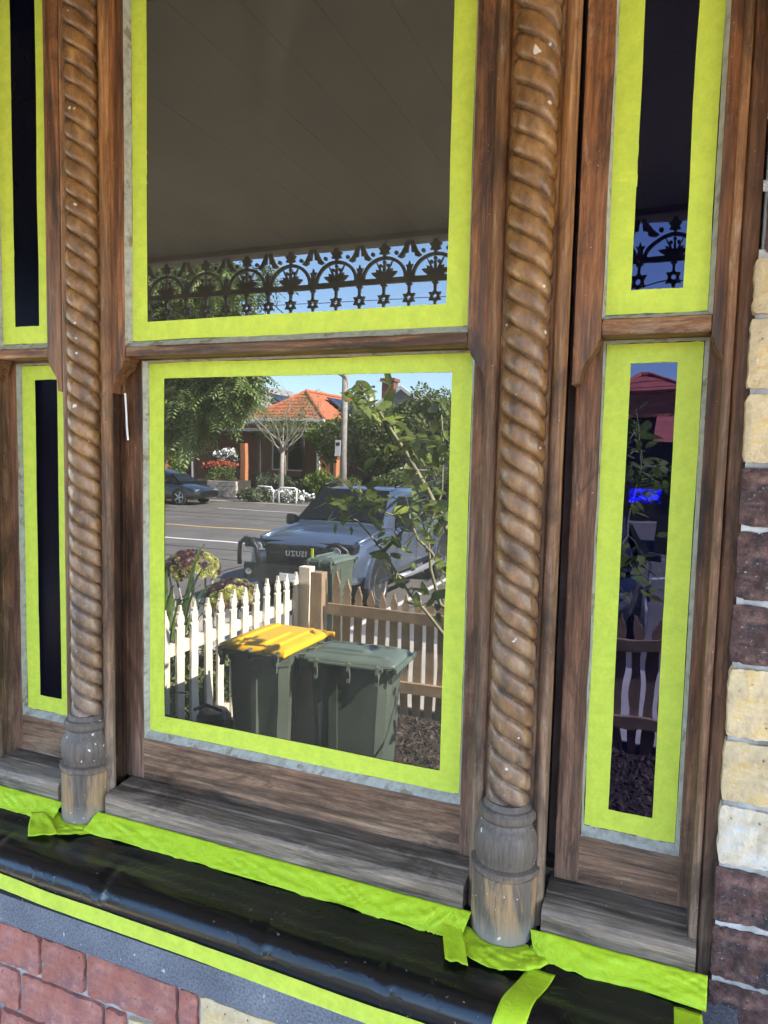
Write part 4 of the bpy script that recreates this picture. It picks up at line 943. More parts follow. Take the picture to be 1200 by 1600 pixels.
def ute():
    ox, oy = -3.97, -7.72           # centre of the front bumper; local y' runs back from the nose
    zg = G-.02
    t = thing('utility_pickup', 'silver-blue dual cab pickup with a black bull bar, parked nose in to the kerb', 'pickup truck', (ox, oy, zg))
    W = lambda x, yb, z: (ox+x, oy-yb, zg+z)
    def sec(yb, hw, zb, zs, zt, crown=.03, tuck=.9):
        pts = [(-hw*tuck, zb), (-hw, zb+.12), (-hw*1.0, (zb+zs)/2), (-hw*.985, zs-.05), (-hw*.94, zs), (-hw*.60, zt), (-hw*.2, zt+crown), (hw*.2, zt+crown), (hw*.60, zt), (hw*.94, zs), (hw*.985, zs-.05), (hw, (zb+zs)/2), (hw, zb+.12), (hw*tuck, zb)]
        return [W(x, yb, z) for x, z in pts]
    body = MB().loft([sec(.10, .72, .52, .88, .93), sec(.16, .82, .48, .93, 1.00), sec(.35, .90, .46, 1.00, 1.075), sec(.8, .93, .45, 1.05, 1.115), sec(1.30, .935, .42, 1.09, 1.15), sec(1.62, .935, .42, 1.11, 1.165, .01),
                      sec(2.4, .935, .42, 1.11, 1.12, 0), sec(3.5, .935, .42, 1.12, 1.12, 0), sec(3.58, .935, .45, 1.13, 1.13, 0), sec(5.0, .92, .50, 1.14, 1.14, 0), sec(5.15, .88, .55, 1.12, 1.12, 0)])
    smooth_angle(body.build('body', M['car_silver'], t), 32)
    for s in (-1, 1):                 # raised bonnet edges and a centre scoop line
        MB().tube([W(s*.80, .42, 1.035), W(s*.80, .9, 1.095), W(s*.78, 1.5, 1.15)], .035, 8).build('bonnet_crease', M['car_silver'], t, 0, True)
    def csec(yb, hwb, hwt, zb, zt):
        return [W(x, yb, z) for x, z in [(-hwb, zb), (-hwt-.02, zt-.10), (-hwt*.88, zt-.02), (-hwt*.5, zt), (hwt*.5, zt), (hwt*.88, zt-.02), (hwt+.02, zt-.10), (hwb, zb)]]
    cab = MB().loft([csec(1.42, .80, .79, 1.10, 1.225), csec(1.75, .84, .75, 1.10, 1.44), csec(2.18, .86, .70, 1.10, 1.73), csec(2.5, .865, .70, 1.10, 1.775), csec(3.1, .86, .69, 1.11, 1.775), csec(3.35, .85, .68, 1.11, 1.72), csec(3.52, .84, .70, 1.11, 1.40), csec(3.56, .83, .72, 1.11, 1.16)])
    smooth_angle(cab.build('cab', M['car_silver'], t), 35)
    # glass set slightly proud of the pillars
    MB().add([W(-.765, 1.45, 1.262), W(.765, 1.45, 1.262), W(.70, 1.78, 1.505), W(.615, 2.13, 1.742), W(-.615, 2.13, 1.742), W(-.70, 1.78, 1.505)], [(0, 1, 2, 5), (5, 2, 3, 4)]).build('windscreen', M['windscreen'], t)
    ws = t.children[-1]; md = ws.modifiers.new('thickness', 'SOLIDIFY'); md.thickness = .012; md.offset = 0
    MB().tube([W(-.66, 1.49, 1.235), W(0, 1.455, 1.225), W(.66, 1.49, 1.235)], .020, 6).build('scuttle', M['black_plastic'], t)
    for s in (-1, 1):
        for nm, q in (('side_window', [(1.80, 1.16), (2.55, 1.16), (2.55, 1.63), (2.22, 1.655)]), ('side_window', [(2.62, 1.16), (3.38, 1.16), (3.25, 1.60), (2.62, 1.63)])):
            vs = []
            for yb, z in q:
                k = (z-1.10)/(1.67-1.10); vs.append(W(s*(.875+(.725-.875)*k), yb, z))
            o = MB().add(vs, [(0, 1, 2, 3)]).build(nm, M['car_glass'], t)
        MB().box(ox+s*.925-.012, ox+s*.925+.012, oy-2.42, oy-2.22, zg+1.0, zg+1.035).build('door_handle', M['car_silver'], t, .004)
        MB().box(ox+s*.937-.002, ox+s*.937+.002, oy-2.585, oy-2.578, zg+.5, zg+1.1).box(ox+s*.937-.002, ox+s*.937+.002, oy-1.66, oy-1.653, zg+.6, zg+1.1).box(ox+s*.937-.002, ox+s*.937+.002, oy-3.56, oy-3.55, zg+.5, zg+1.12).build('door_gap', M['black_plastic'], t)
        MB().loft([[W(s*(.93+dx), 1.82+dy, 1.19+dz) for dy, dz in ((-.05*k, -.07*k), (.05*k, -.07*k), (.06*k, .05*k), (-.03*k, .09*k))] for dx, k in ((0, .6), (.06, 1.1), (.20, 1.2), (.24, .8))]).build('mirror', M['black_plastic'], t, .01)
        MB().tube([W(s*.67, 2.25, 1.80), W(s*.665, 2.6, 1.835), W(s*.66, 3.15, 1.83), W(s*.655, 3.3, 1.79)], .018, 8).build('roof_rail', M['black_plastic'], t, 0, True)
        MB().tube([W(s*.95, 1.55, .40), W(s*.98, 2.2, .39), W(s*.98, 3.2, .39), W(s*.95, 3.5, .41)], .05, 8).build('side_step', M['steel'], t, 0, True)
        for yb, r, nm in ((.98, .37, 'front'), (4.08, .37, 'rear')):
            wheel(t, ox+s*.80, oy-yb, zg+.385, .385, .26, s)
            prof = [(yb+.47*math.cos(a), .40+.47*math.sin(a)) for a in [PI*i/14 for i in range(15)]]
            MB().prism([(oy-p, zg+q) for p, q in prof], 'yz', min(ox+s*.70, ox+s*.938), max(ox+s*.70, ox+s*.938)).build('wheel_arch', M['black_plastic'], t)
            fl = MB(); 
            for i in range(14):
                (y0, z0), (y1, z1) = prof[i], prof[i+1]
                sc2 = 1.12; c0 = (yb, .40)
                E = lambda p: (c0[0]+(p[0]-c0[0])*sc2, c0[1]+(p[1]-c0[1])*sc2)
                a_, b_ = E((y0, z0)), E((y1, z1)); xs = (ox+s*.90, ox+s*.965)
                P4 = [(y0, z0), (y1, z1), b_, a_]
                fl.prism([(oy-p, zg+q) for p, q in P4], 'yz', min(xs), max(xs))
            fl.build('arch_flare', M['car_silver'], t)
        # headlight
        h = MB().loft([[W(s*x, yb, z) for x, z in ((.50, .90), (.88, .93), (.90, 1.03), (.86, 1.05), (.55, .985))] for yb in (.08, .30)]).build('headlight', M['black_plastic'], t, .008)
        MB().lathe([(.055, 0), (.062, -.02), (.04, -.03)], W(s*.64, .065, .945), 'y', 16).build('lamp', M['lens'], h)
        MB().tube([W(s*.54, .07, .915), W(s*.70, .062, .905), W(s*.86, .10, .935)], .012, 6).build('light_strip', M['lens'], h)
        MB().tube([W(s*.60, .07, .975), W(s*.85, .10, 1.02)], .008, 6).build('light_strip', M['lens'], h)
        # fog lamp and bull-bar hoops
        f = MB().box(ox+s*.66-.13, ox+s*.66+.13, oy-.02, oy+.10, zg+.50, zg+.72).build('bar_corner', M['black_plastic'], t, .02)
        MB().lathe([(.055, 0), (.05, .015)], W(s*.70, -.095, .60), 'y', 16).build('fog_lamp', M['lens'], f)
        MB().tube([W(s*.52, -.10, .72), W(s*.56, -.13, .98), W(s*.63, -.12, 1.06), W(s*.74, -.11, 1.08), W(s*.86, -.08, 1.00), W(s*.90, -.04, .84), W(s*.90, -.03, .68)], .034, 10).build('bar_hoop', M['black_plastic'], t, 0, True)
    MB().box(ox-.56, ox+.56, oy-.10, oy+.09, zg+.44, zg+.70).build('bull_bar', M['black_plastic'], t, .02)
    g = MB().box(ox-.52, ox+.52, oy-.16, oy-.075, zg+.66, zg+1.0).build('grille', M['black_plastic'], t, .02)
    gs = MB(); 
    for i in range(5): gs.box(ox-.49, ox+.49, oy-.075, oy-.058, zg+.70+.042*i, zg+.718+.042*i)
    gs.build('grille_bar', M['black_rubber'], g)
    MB().box(ox-.82, ox+.82, oy-.28, oy-.20, zg+1.005, zg+1.04).build('bonnet_lip', M['black_plastic'], t, .01)
    cu = bpy.data.curves.new('lettering', 'FONT'); cu.body = 'ISUZU'; cu.size = .105; cu.extrude = .006; cu.align_x = 'CENTER'; cu.space_character = 1.25; cu.offset = .003
    to = bpy.data.objects.new('lettering', cu); COL.objects.link(to); dg = bpy.context.evaluated_depsgraph_get()
    me = bpy.data.meshes.new_from_object(to.evaluated_get(dg)); bpy.data.objects.remove(to)
    me.materials.clear(); me.materials.append(M['alloy'])
    lo = link('lettering', me, g); lo.location = (ox, oy-.045, zg+.850); lo.rotation_euler = (PI/2, 0, PI)   # faces the house
    MB().box(ox-.19, ox+.19, oy+.091, oy+.10, zg+.50, zg+.62).build('number_plate', M['white_steel'], t, .002)
    MB().tube([W(.05, 2.45, 1.78), W(.05, 2.52, 1.86)], .012, 6).build('roof_fin', M['black_plastic'], t)
    for s in (-1, 1): MB().tube([W(s*.28, 1.44, 1.235), W(s*.02, 1.47, 1.255), W(-s*.25, 1.50, 1.26)], .007, 5).build('wiper', M['black_rubber'], t)
    # tray with a sports bar and dark tonneau, tail lamps
    MB().box(ox-.80, ox+.80, oy-5.05, oy-3.62, zg+1.10, zg+1.155).build('tonneau_cover', M['black_plastic'], t, .01)
    for s in (-1, 1):
        MB().tube([W(s*.78, 3.66, 1.14), W(s*.72, 3.72, 1.60)], .03, 8).build('sports_bar', M['black_plastic'], t)
        MB().box(ox+s*.90-.03, ox+s*.90+.03, oy-5.14, oy-5.02, zg+.75, zg+1.10).build('tail_lamp', M['tail'], t, .008)
    MB().tube([W(-.72, 3.72, 1.60), W(.72, 3.72, 1.60)], .03, 8).build('sports_bar', M['black_plastic'], t)
    return t
ute()

def sedan(cx, cy, rz, label, paint, L=4.5, hw=.90, ht=1.44):
    """Low saloon, nose at local +x; built at the origin and turned."""
    t = thing('parked_car', label, 'car', (0, 0, 0), 'parked cars')
    def sec(x, w, zb, zs, zt):
        pts = [(-w*.9, zb), (-w, zb+.13), (-w, zs-.12), (-w*.95, zs), (-w*.5, zt), (w*.5, zt), (w*.95, zs), (w, zs-.12), (w, zb+.13), (w*.9, zb)]
        return [(x, y, z) for y, z in pts]
    h = L/2
    smooth_angle(MB().loft([sec(-h, hw*.78, .40, .86, .90), sec(-h+.15, hw*.93, .28, .94, .98), sec(-h+.7, hw, .22, .97, 1.0), sec(-.4, hw, .20, .93, .96), sec(.7, hw, .20, .91, .96), sec(h-.75, hw*.98, .22, .80, .86), sec(h-.2, hw*.90, .26, .66, .72), sec(h, hw*.70, .34, .58, .62)]).build('body', paint, t), 32)
    def c(x, wb, wt, zt): return [(x, y, z) for y, z in [(-wb, .90), (-wt, zt-.07), (-wt*.7, zt), (wt*.7, zt), (wt, zt-.07), (wb, .90)]]
    smooth_angle(MB().loft([c(-h+.55, hw*.82, hw*.78, .99), c(-1.0, hw*.90, hw*.70, 1.36), c(-.5, hw*.92, hw*.68, ht), c(.1, hw*.92, hw*.68, ht-.01), c(.62, hw*.90, hw*.70, 1.26), c(1.22, hw*.86, hw*.82, .93)]).build('cabin', paint, t), 35)
    for s in (-1, 1):
        for q in ([(-1.25, .97), (-.28, .97), (-.28, 1.33), (-.78, 1.32)], [(-.22, .97), (.92, .965), (.44, 1.27), (-.22, 1.335)]):
            MB().add([(x, s*(hw*.93+(hw*.72-hw*.93)*(z-.92)/.46), z) for x, z in q], [(0, 1, 2, 3)]).build('side_window', M['car_glass'], t)
        for x in (-h+.95, h-.90):
            w_ = MB().lathe([(.20, -.11), (.31, -.11), (.33, -.08), (.33, .08), (.31, .11), (.20, .11)], (x, s*(hw-.09), .33), 'y', 28).build('wheel', M['black_rubber'], t)
            b = MB(); yo = s*(hw+.02)
            b.lathe([(.215, -.012), (.235, 0), (.215, .012)], (x, yo, .33), 'y', 28, cap=False)
            for i in range(5):
                a = 2*PI*i/5; d = Vector((math.cos(a), 0, math.sin(a))); n = Vector((-d.z, 0, d.x)); b.obox(Vector((x, yo, .33))+d*.12, d*.11, (0, .01, 0), n*.032)
            b.lathe([(.06, -.012), (.05, .012)], (x, yo, .33), 'y', 12); b.build('rim', M['alloy'], w_)
            MB().prism([(x+.37*math.cos(a), .34+.37*math.sin(a)) for a in [PI*i/12 for i in range(13)]], 'xz', min(s*(hw-.25), s*(hw+.004)), max(s*(hw-.25), s*(hw+.004))).build('wheel_arch', M['black_plastic'], t)
        MB().box(h-.32, h-.12, min(s*.48, s*.76), max(s*.48, s*.76), .58, .68).build('headlight', M['lens'], t, .01)
        MB().box(-h+.01, -h+.12, min(s*.48, s*.80), max(s*.48, s*.80), .72, .86).build('tail_lamp', M['tail'], t, .01)
        MB().box(.68, .84, min(s*hw, s*(hw+.16)), max(s*hw, s*(hw+.16)), .95, 1.06).build('mirror', paint, t, .02)
    MB().add([(.68, -hw*.60, 1.27), (.68, hw*.60, 1.27), (1.20, hw*.76, .965), (1.20, -hw*.76, .965)], [(0, 1, 2, 3)]).build('windscreen', M['car_glass'], t)
    md = t.children[-1].modifiers.new('thickness', 'SOLIDIFY'); md.thickness = .03; md.offset = 0
    MB().add([(-1.03, -hw*.60, 1.37), (-1.03, hw*.60, 1.37), (-h+.62, hw*.74, 1.02), (-h+.62, -hw*.74, 1.02)], [(0, 1, 2, 3)]).build('rear_window', M['car_glass'], t)
    md = t.children[-1].modifiers.new('thickness', 'SOLIDIFY'); md.thickness = .03; md.offset = 0
    t.location = (cx, cy, G-.02); t.rotation_euler = (0, 0, rz); return t
sedan(-19.6, -24.2, 0.0, 'black low saloon with silver five-spoke wheels parked along the far kerb', M['car_black'])
sedan(-.15, -10.0, PI/2, 'dark rounded car parked nose in to the near kerb right of the pickup', M['car_black'], 4.3, .88, 1.5)

# ------------------------------------------------------------------ far side of the street: trees, shrubs, furniture
def spray_mesh(pts, L, seed, mat, pairs=6):
    """Pinnate leaves: each point grows a drooping rachis with paired leaflets."""
    rng = np.random.default_rng(seed); n = len(pts); P = np.asarray(pts)
    d = rng.normal(size=(n, 3)); d[:, 2] = d[:, 2]*.5-.35; d /= np.linalg.norm(d, axis=1)[:, None]
    up = np.tile([0, 0, 1.], (n, 1))+rng.normal(size=(n, 3))*.35
    s = np.cross(d, up); s /= np.linalg.norm(s, axis=1)[:, None]; nn = np.cross(s, d); V = []
    Ls = L*rng.uniform(.65, 1.25, n)[:, None]
    for i in range(pairs):
        q = (i+1)/(pairs+.3); root = P+d*Ls*q-nn*Ls*.30*q*q
        for sd in (-1, 1):
            o = s*sd*.62+d*.55-nn*.25; ll = Ls*(.42-.16*q)
            w = np.cross(o, nn); w /= np.linalg.norm(w, axis=1)[:, None]
            V.append(np.stack([root, root+o*ll*.5+w*ll*.14, root+o*ll, root+o*ll*.5-w*ll*.14], 1))
    v = np.concatenate(V, 0).reshape(-1, 3); return np_mesh('crown', v, np.arange(len(v)).reshape(-1, 4), mat)
def limb_tree(t, base, top, r, nl, reach, seed, mat, name='trunk'):
    random.seed(seed); b = MB(); base, top = Vector(base), Vector(top)
    b.tube([base, base.lerp(top, .5)+Vector((.1, .05, 0)), top], [r*1.2, r*.9, r*.6], 10)
    for i in range(nl):
        a = 2*PI*i/nl+random.random()*.5; s = base.lerp(top, random.uniform(.6, 1)); e = s+Vector((math.cos(a)*reach, math.sin(a)*reach, reach*random.uniform(.35, .9)))
        b.tube([s, s.lerp(e, .5)+Vector((0, 0, .12*reach)), e], [r*.45, r*.28, r*.1], 6)
    b.build(name, mat, t, 0, True)
at = thing('ash_tree', 'large street tree with drooping feathery leaves over the parked black saloon', 'tree', (-19.6, -23.6, G))
rng = np.random.default_rng(31)
cl = []
for c, R, n in (((-18.2, -21.5, 3.6), (3.6, 3.0, 1.9), 800), ((-15.4, -20.6, 4.9), (2.4, 2.2, 1.6), 480), ((-17.5, -21.0, 6.3), (4.6, 3.2, 2.0), 850), ((-14.0, -20.3, 6.6), (2.6, 2.0, 1.5), 330), ((-19.5, -22.0, 1.9), (2.4, 1.8, 1.1), 330), ((-17.0, -21.4, 2.1), (1.5, 1.4, .8), 150), ((-22.5, -23.0, 5.5), (3.5, 3, 2.4), 500), ((-13.3, -20.2, 4.2), (1.2, 1.2, 1.0), 90), ((-14.6, -20.5, 2.6), (2.0, 1.5, 1.0), 700), ((-16.0, -20.6, 1.6), (1.6, 1.4, .9), 520), ((-15.6, -20.6, 3.5), (2.4, 1.6, 1.2), 700), ((-13.2, -20.4, 3.1), (1.1, 1.0, .7), 240), ((-16.2, -20.8, 6.8), (2.6, 2, 1.5), 500)):
    cl.append(blob_pts(c, R, n, int(rng.integers(1e6)), 22, .35, .32))
link('crown', spray_mesh(np.concatenate(cl), .85, 33, M['leaf_ash']), at)
limb_tree(at, (-19.6, -23.6, G), (-19.0, -22.6, 2.6), .32, 7, 3.4, 4, M['bark'])
# bare street tree with fine new growth
bt = thing('bare_street_tree', 'slender young street tree with pale trunk and nearly bare spreading branches', 'tree', (-15.3, -26.75, G))
random.seed(9); b = MB(); tips = []
b.tube([(-15.3, -26.75, G), (-15.27, -26.75, -.2), (-15.2, -26.75, .9)], [.115, .10, .085], 8)
for i in range(13):
    a = 2*PI*i/13+random.uniform(-.2, .2); s = Vector((-15.22, -26.75, random.uniform(.4, .95))); L = random.uniform(1.3, 2.4)
    m = s+Vector((math.cos(a)*L*.5, math.sin(a)*L*.5, L*.45)); e = s+Vector((math.cos(a)*L*.85, math.sin(a)*L*.85, L*random.uniform(.7, 1.25)))
    m += Vector((random.gauss(0, .16), random.gauss(0, .16), random.gauss(0, .10))); b.tube([s, s.lerp(m, .5)+Vector((0, 0, -.05)), m, m.lerp(e, .5)+Vector((random.gauss(0, .1), random.gauss(0, .1), 0)), e], [.042, .034, .024, .015, .006], 6)
    for j in range(11):
        q = s.lerp(e, random.uniform(.35, 1)); q2 = q+Vector((random.gauss(0, .35), random.gauss(0, .35), random.uniform(.1, .9))); b.tube([q, q.lerp(q2, .5)+Vector((random.gauss(0, .06), random.gauss(0, .06), 0)), q2], [.010, .007, .003], 4); tips += [q.lerp(q2, random.random()) for _ in range(9)]
b.build('trunk', M['bark_pale'], bt, 0, True)
v, f = leaf_cloud([tuple(p+Vector((random.gauss(0, .12), random.gauss(0, .12), random.gauss(0, .12)))) for p in tips*2], .09, 6); link('crown', np_mesh('crown', v, f, M['leaf_bright']), bt)
def tree(label, c, R, n, size, mat, seed, tr, clumps=30):
    t = thing('garden_tree', label, 'tree', (c[0], c[1], G), 'leafy trees across the street')
    v, f = leaf_cloud(blob_pts(c, R, n, seed, clumps, .35, .30), size, seed+3, .5); link('crown', np_mesh('crown', v, f, M[mat]), t)
    limb_tree(t, (c[0], c[1], G), (c[0]+.1, c[1], c[2]-R[2]*.2), tr, 6, R[0]*.6, seed, M['bark'])
tree('broad dark green tree behind the power pole', (-11.7, -30.2, 1.55), (2.9, 1.8, 1.9), 10500, .21, 'leaf_dark', 41, .14, 40)
tree('tall green tree right of the power pole in front of the grey roof', (-9.5, -30.0, 1.9), (2.1, 1.7, 1.7), 7500, .20, 'leaf_dark', 43, .14, 34)
tree('lighter green leafy tree at the right before the grey-roofed house', (-7.0, -29.2, .9), (1.7, 1.5, 1.7), 4500, .19, 'leaf_grey', 45, .12, 30)
tree('yellow-green tree beside the bare street tree', (-15.1, -31.2, 1.2), (1.35, 1.2, 1.3), 3200, .17, 'leaf_bright', 47, .10, 22)
tree('small tree over the dark verandah at the left', (-18.6, -32.6, 1.5), (1.7, 1.0, .55), 2200, .17, 'leaf_dark', 49, .09, 16)
tree('dark garden tree behind the blue right window glass reflections', (-1.2, -15.2, .2), (1.2, 1.1, 1.1), 4200, .13, 'leaf_dark', 51, .09, 26)
tree('tall dark tree at the far right beyond the red roofs', (2.6, -26.5, 4.6), (1.5, 1.4, 2.2), 3800, .22, 'leaf_dark', 53, .2, 22)
for i, (nm, lb, c, R, n, s, m) in enumerate((
    ('garden_shrub', 'grey-green rosemary-like bush left of the bare street tree', (-16.3, -27.9, -1.0), (1.1, .8, .6), 2600, .13, 'leaf_grey'),
    ('garden_shrub', 'lime-green shrub right of the bare street tree trunk', (-14.3, -28.6, -.85), (.95, .7, .75), 2400, .14, 'leaf_bright'),
    ('garden_shrub', 'shaggy grass-like bush at the far kerb left of the bike hoops', (-16.2, -26.0, -1.32), (.85, .6, .45), 2600, .15, 'leaf_grey'),
    ('garden_shrub', 'clipped round bush inside the sandstone planter', (-20.7, -29.9, -.72), (1.05, .7, .45), 2200, .11, 'leaf_dark'),
    ('garden_shrub', 'dark green shrub left of the power pole', (-12.9, -28.4, -.9), (1.1, .8, .7), 2200, .15, 'leaf_dark'),
    ('garden_shrub', 'dark green shrub right of the power pole behind the pickup', (-10.5, -28.3, -.8), (1.4, .8, .85), 2600, .15, 'leaf_dark'),
    ('garden_shrub', 'light green shrub at the far left behind the black saloon', (-22.3, -27.6, -.1), (1.5, .9, .8), 2600, .16, 'leaf_bright'),
    ('garden_shrub', 'large leafy shrub at the right behind the pickup tray', (-6.7, -27.4, -.6), (1.6, 1.0, 1.1), 3000, .15, 'leaf_grey'))):
    bush(nm, lb, 'shrub', c, R, n, s, m, 61+3*i, 'shrubs across the street', 12)
def flowers(label, c, R, n, size, mat, seed, lf='leaf_grey', rnd=0):
    t = thing('flower_bush', label, 'flowering plant', (c[0], c[1], G), None)
    v, f = leaf_cloud(blob_pts(c, R, n, seed, 16, .4, .35), size, seed, .9, 0); link('blooms', np_mesh('blooms', v, f, M[mat]), t)
    v, f = leaf_cloud(blob_pts(c, (R[0]*.9, R[1]*.9, R[2]*.85), n//2, seed+1, 12), size*1.3, seed+2); link('foliage', np_mesh('foliage', v, f, M[lf]), t)
flowers('low drift of white flowers round the bike hoops', (-15.4, -26.9, -1.38), (1.75, .5, .30), 900, .13, 'flower_white', 71)
flowers('red-leaved hedge in front of the dark house at the left', (-21.6, -31.0, -.25), (1.35, .4, .32), 1200, .12, 'flower_red', 73, 'flower_red')
flowers('white flowering bush above the red hedge', (-21.5, -31.6, .25), (.9, .4, .42), 700, .12, 'flower_white', 75)
flowers('small standard white rose beside the black saloon', (-22.7, -29.2, .1), (.48, .48, .36), 420, .12, 'flower_white', 77)
pb = thing('planter_box', 'long raised planter with pale sandstone end facing the street', 'planter', (-20.6, -29.6, G))
MB().box(-22.3, -19.3, -30.5, -28.75, G, -.95).build('box_wall', M['dark_fence'], pb, .02)
for i in range(3):
    for j in range(4):
        x0 = -20.6+.44*j + (.12 if i % 2 else 0)
        MB().box(max(x0, -20.6), min(x0+.425, -18.9), -28.70, -28.52, G+.04+.26*i, G+.29+.26*i).build('stone', M['sandstone'], pb, .02)
for cx in (-15.95, -14.8):
    hp = thing('bike_hoop', 'white bicycle parking hoop %s of the bare street tree trunk' % ('left' if cx < -15.3 else 'right'), 'bike rack', (cx, -26.4, G), 'bike hoops')
    MB().tube([(cx-.42, -26.45, G), (cx-.42, -26.45, -1.12), (cx-.34, -26.45, -1.0), (cx+.34, -26.45, -1.0), (cx+.42, -26.45, -1.12), (cx+.42, -26.45, G)], .04, 10).build('hoop', M['white_steel'], hp, 0, True)
pp = thing('power_pole', 'weathered grey power pole with a small white sign behind the pickup', 'power pole', (-12.55, -27.4, G))
MB().lathe([(.16, 0), (.150, 3.0), (.135, 5.85)], (-12.55, -27.4, G), 'z', 14).build('pole', M['pole'], pp, 0, True)
MB().box(-12.63, -12.47, -27.47, -27.33, 4.09, 4.16).build('pole_cap', M['steel'], pp)
MB().box(-12.90, -12.62, -27.22, -27.20, .45, 1.12).build('sign_plate', M['white_steel'], pp, .004)
MB().box(-12.86, -12.66, -27.199, -27.196, .88, 1.02).build('sign_band', M['dark_fence'], pp)
for i, (y, z, s) in enumerate(((-27.3, 7.0, .25), (-27.2, 6.2, .45), (-26.9, 5.6, .6), (-27.5, 6.6, .3))):
    pts = []
    for k in range(41): q = k/40; pts.append((-60+95*q, y-6*(q-.5), z-s*4*q*(1-q)*1.2+.4))
    tag(MB().tube(pts, .016, 5).build('overhead_wire', M['black_rubber']), ('top', 'second', 'lowest', 'far upper')[i] + ' of the thin dark overhead wires strung along the street', 'wire', 'overhead wires along the street')
MBw = MB().tube([(-12.55, -27.4, 4.1), (-9.5, -18, 4.2), (-5.5, -4, 4.6)], .014, 5).build('overhead_wire', M['black_rubber']); tag(MBw, 'thin service wire crossing the street from the power pole to the house', 'wire')

# ------------------------------------------------------------------ houses across the street
def hip_roof(t, x0, x1, y0, y1, ze, zr, mat, hipl=True, hipr=True, course=.34, along='x'):
    """Tiled hip roof as stepped courses: each course a thin slab lapping the one below. y0 is the street side (larger y)."""
    if along == 'y':   # the same roof with its ridge running away from the street
        before = set(bpy.data.objects); r = hip_roof(t, -y0, -y1, x1, x0, ze, zr, mat, hipl, hipr, course)
        for o in set(bpy.data.objects)-before:
            for vtx in o.data.vertices: vtx.co = Vector((vtx.co.y, -vtx.co.x, vtx.co.z))
        return r
    b = MB(); ym = (y0+y1)/2; half = abs(y0-y1)/2; n = max(4, int(math.hypot(half, zr-ze)/course)); hl = half if hipl else 0; hr = half if hipr else 0
    for i in range(n):
        a, c = i/n, (i+1)/n+.02; c = min(c, 1); za, zc = ze+(zr-ze)*a, ze+(zr-ze)*c
        A = [(x0+hl*a, y0+(ym-y0)*a), (x1-hr*a, y0+(ym-y0)*a), (x1-hr*a, y1+(ym-y1)*a), (x0+hl*a, y1+(ym-y1)*a)]
        B_ = [(x0+hl*c, y0+(ym-y0)*c), (x1-hr*c, y0+(ym-y0)*c), (x1-hr*c, y1+(ym-y1)*c), (x0+hl*c, y1+(ym-y1)*c)]
        for k in range(4):
            j = (k+1) % 4; th = .055
            b.add([(*A[k], za), (*A[j], za), (*A[j], za+th), (*A[k], za+th), (*B_[k], zc), (*B_[j], zc)], [(0, 1, 2, 3), (3, 2, 5, 4)])
    r = b.build('roof', mat, t)
    MB().tube([(x0+hl, ym, zr+.05), (x1-hr, ym, zr+.05)], .10, 6).build('ridge_cap', mat, r)
    for xa, xb, h_ in ((x0, x0+hl, hipl), (x1, x1-hr, hipr)):
        if h_:
            for y in (y0, y1): MB().tube([(xa, y, ze+.05), (xb, ym, zr+.05)], .09, 6).build('ridge_cap', mat, r)
    return r
def win(t, x0, x1, y, z0, z1, fm='white_wall'):
    f = MB(); w = .08
    f.box(x0-w, x1+w, y, y+.05, z1, z1+w).box(x0-w, x1+w, y, y+.05, z0-w, z0).box(x0-w, x0, y, y+.05, z0, z1).box(x1, x1+w, y, y+.05, z0, z1).box((x0+x1)/2-.03, (x0+x1)/2+.03, y+.004, y+.045, z0, z1)
    o = f.build('window', M[fm], t); MB().box(x0, x1, y+.01, y+.02, z0, z1).build('pane', M['car_glass'], o)
h1 = thing('brick_house', 'red brick house with orange terracotta hip roof behind the bare street tree', 'house', (-17, -38, G))
MB().box(-20.8, -16.9, -44.5, -34.0, G, 2.36).build('wall', M['brick_house'], h1)
hip_roof(h1, -21.2, -16.5, -33.2, -45.0, 2.36, 4.05, M['tile_red'], along='y')
MB().box(-21.2, -16.5, -33.34, -33.18, 2.22, 2.38).build('gutter', M['white_wall'], h1)
MB().box(-16.85, -15.9, -34.4, -33.6, G, 2.25).build('porch_pier', M['brick_orange'], h1)
MB().box(-17.08, -16.90, -33.7, -33.5, G, 2.25).build('white_pipe', M['white_wall'], h1)
pnl = MB()
for i in range(3): pnl.obox((-17.35, -37.2-1.1*i, 3.24), (.78, 0, -.56), (0, .5, 0), (.02, 0, .03))
pnl.build('solar_panel', M['panel'], h1)
win(h1, -20.0, -18.2, -33.98, -.4, 1.5)
va = thing('house_verandah', 'low dark verandah with pale flat roof edge in front of the brick house', 'verandah', (-20, -32.6, G))
MB().box(-25.5, -16.8, -33.9, -31.7, 1.62, 1.78).build('roof', M['roof_grey'], va)
MB().box(-25.5, -20.9, -34.6, -33.92, G, 2.1).build('wall', M['brick_house'], va)
for x in (-25.2, -22.4, -19.6, -17.0): MB().box(x-.06, x+.06, -31.9, -31.78, G, 1.62).build('post', M['dark_fence'], va)
pf = thing('paling_fence', 'dark stained paling fence along the far footpath before the brick house', 'fence', (-16, -31.4, G))
pmsh = MB().box(-.075, .075, -.012, .012, 0, 1.05).mesh('paling', M['dark_fence'])
for i in range(90):
    o = link('paling', pmsh, pf); o.location = (-20.9+.16*i, -31.45, G+.02*noise1(i*1.7, 4))
MB().box(-21, -6.6, -31.49, -31.465, G+.75, G+.85).box(-21, -6.6, -31.49, -31.465, G+.2, G+.3).build('rail', M['dark_fence'], pf)
bp = tag(MB().box(-20.3, -20.0, -31.3, -31.0, G, .95).build('brick_gatepost', M['brick_orange'], None, .01), 'slim orange brick gatepost beside the red hedge', 'gatepost')
h2 = thing('white_house', 'white weatherboard gable house behind the brick house with grey roof and solar panels', 'house', (-27, -44, G))
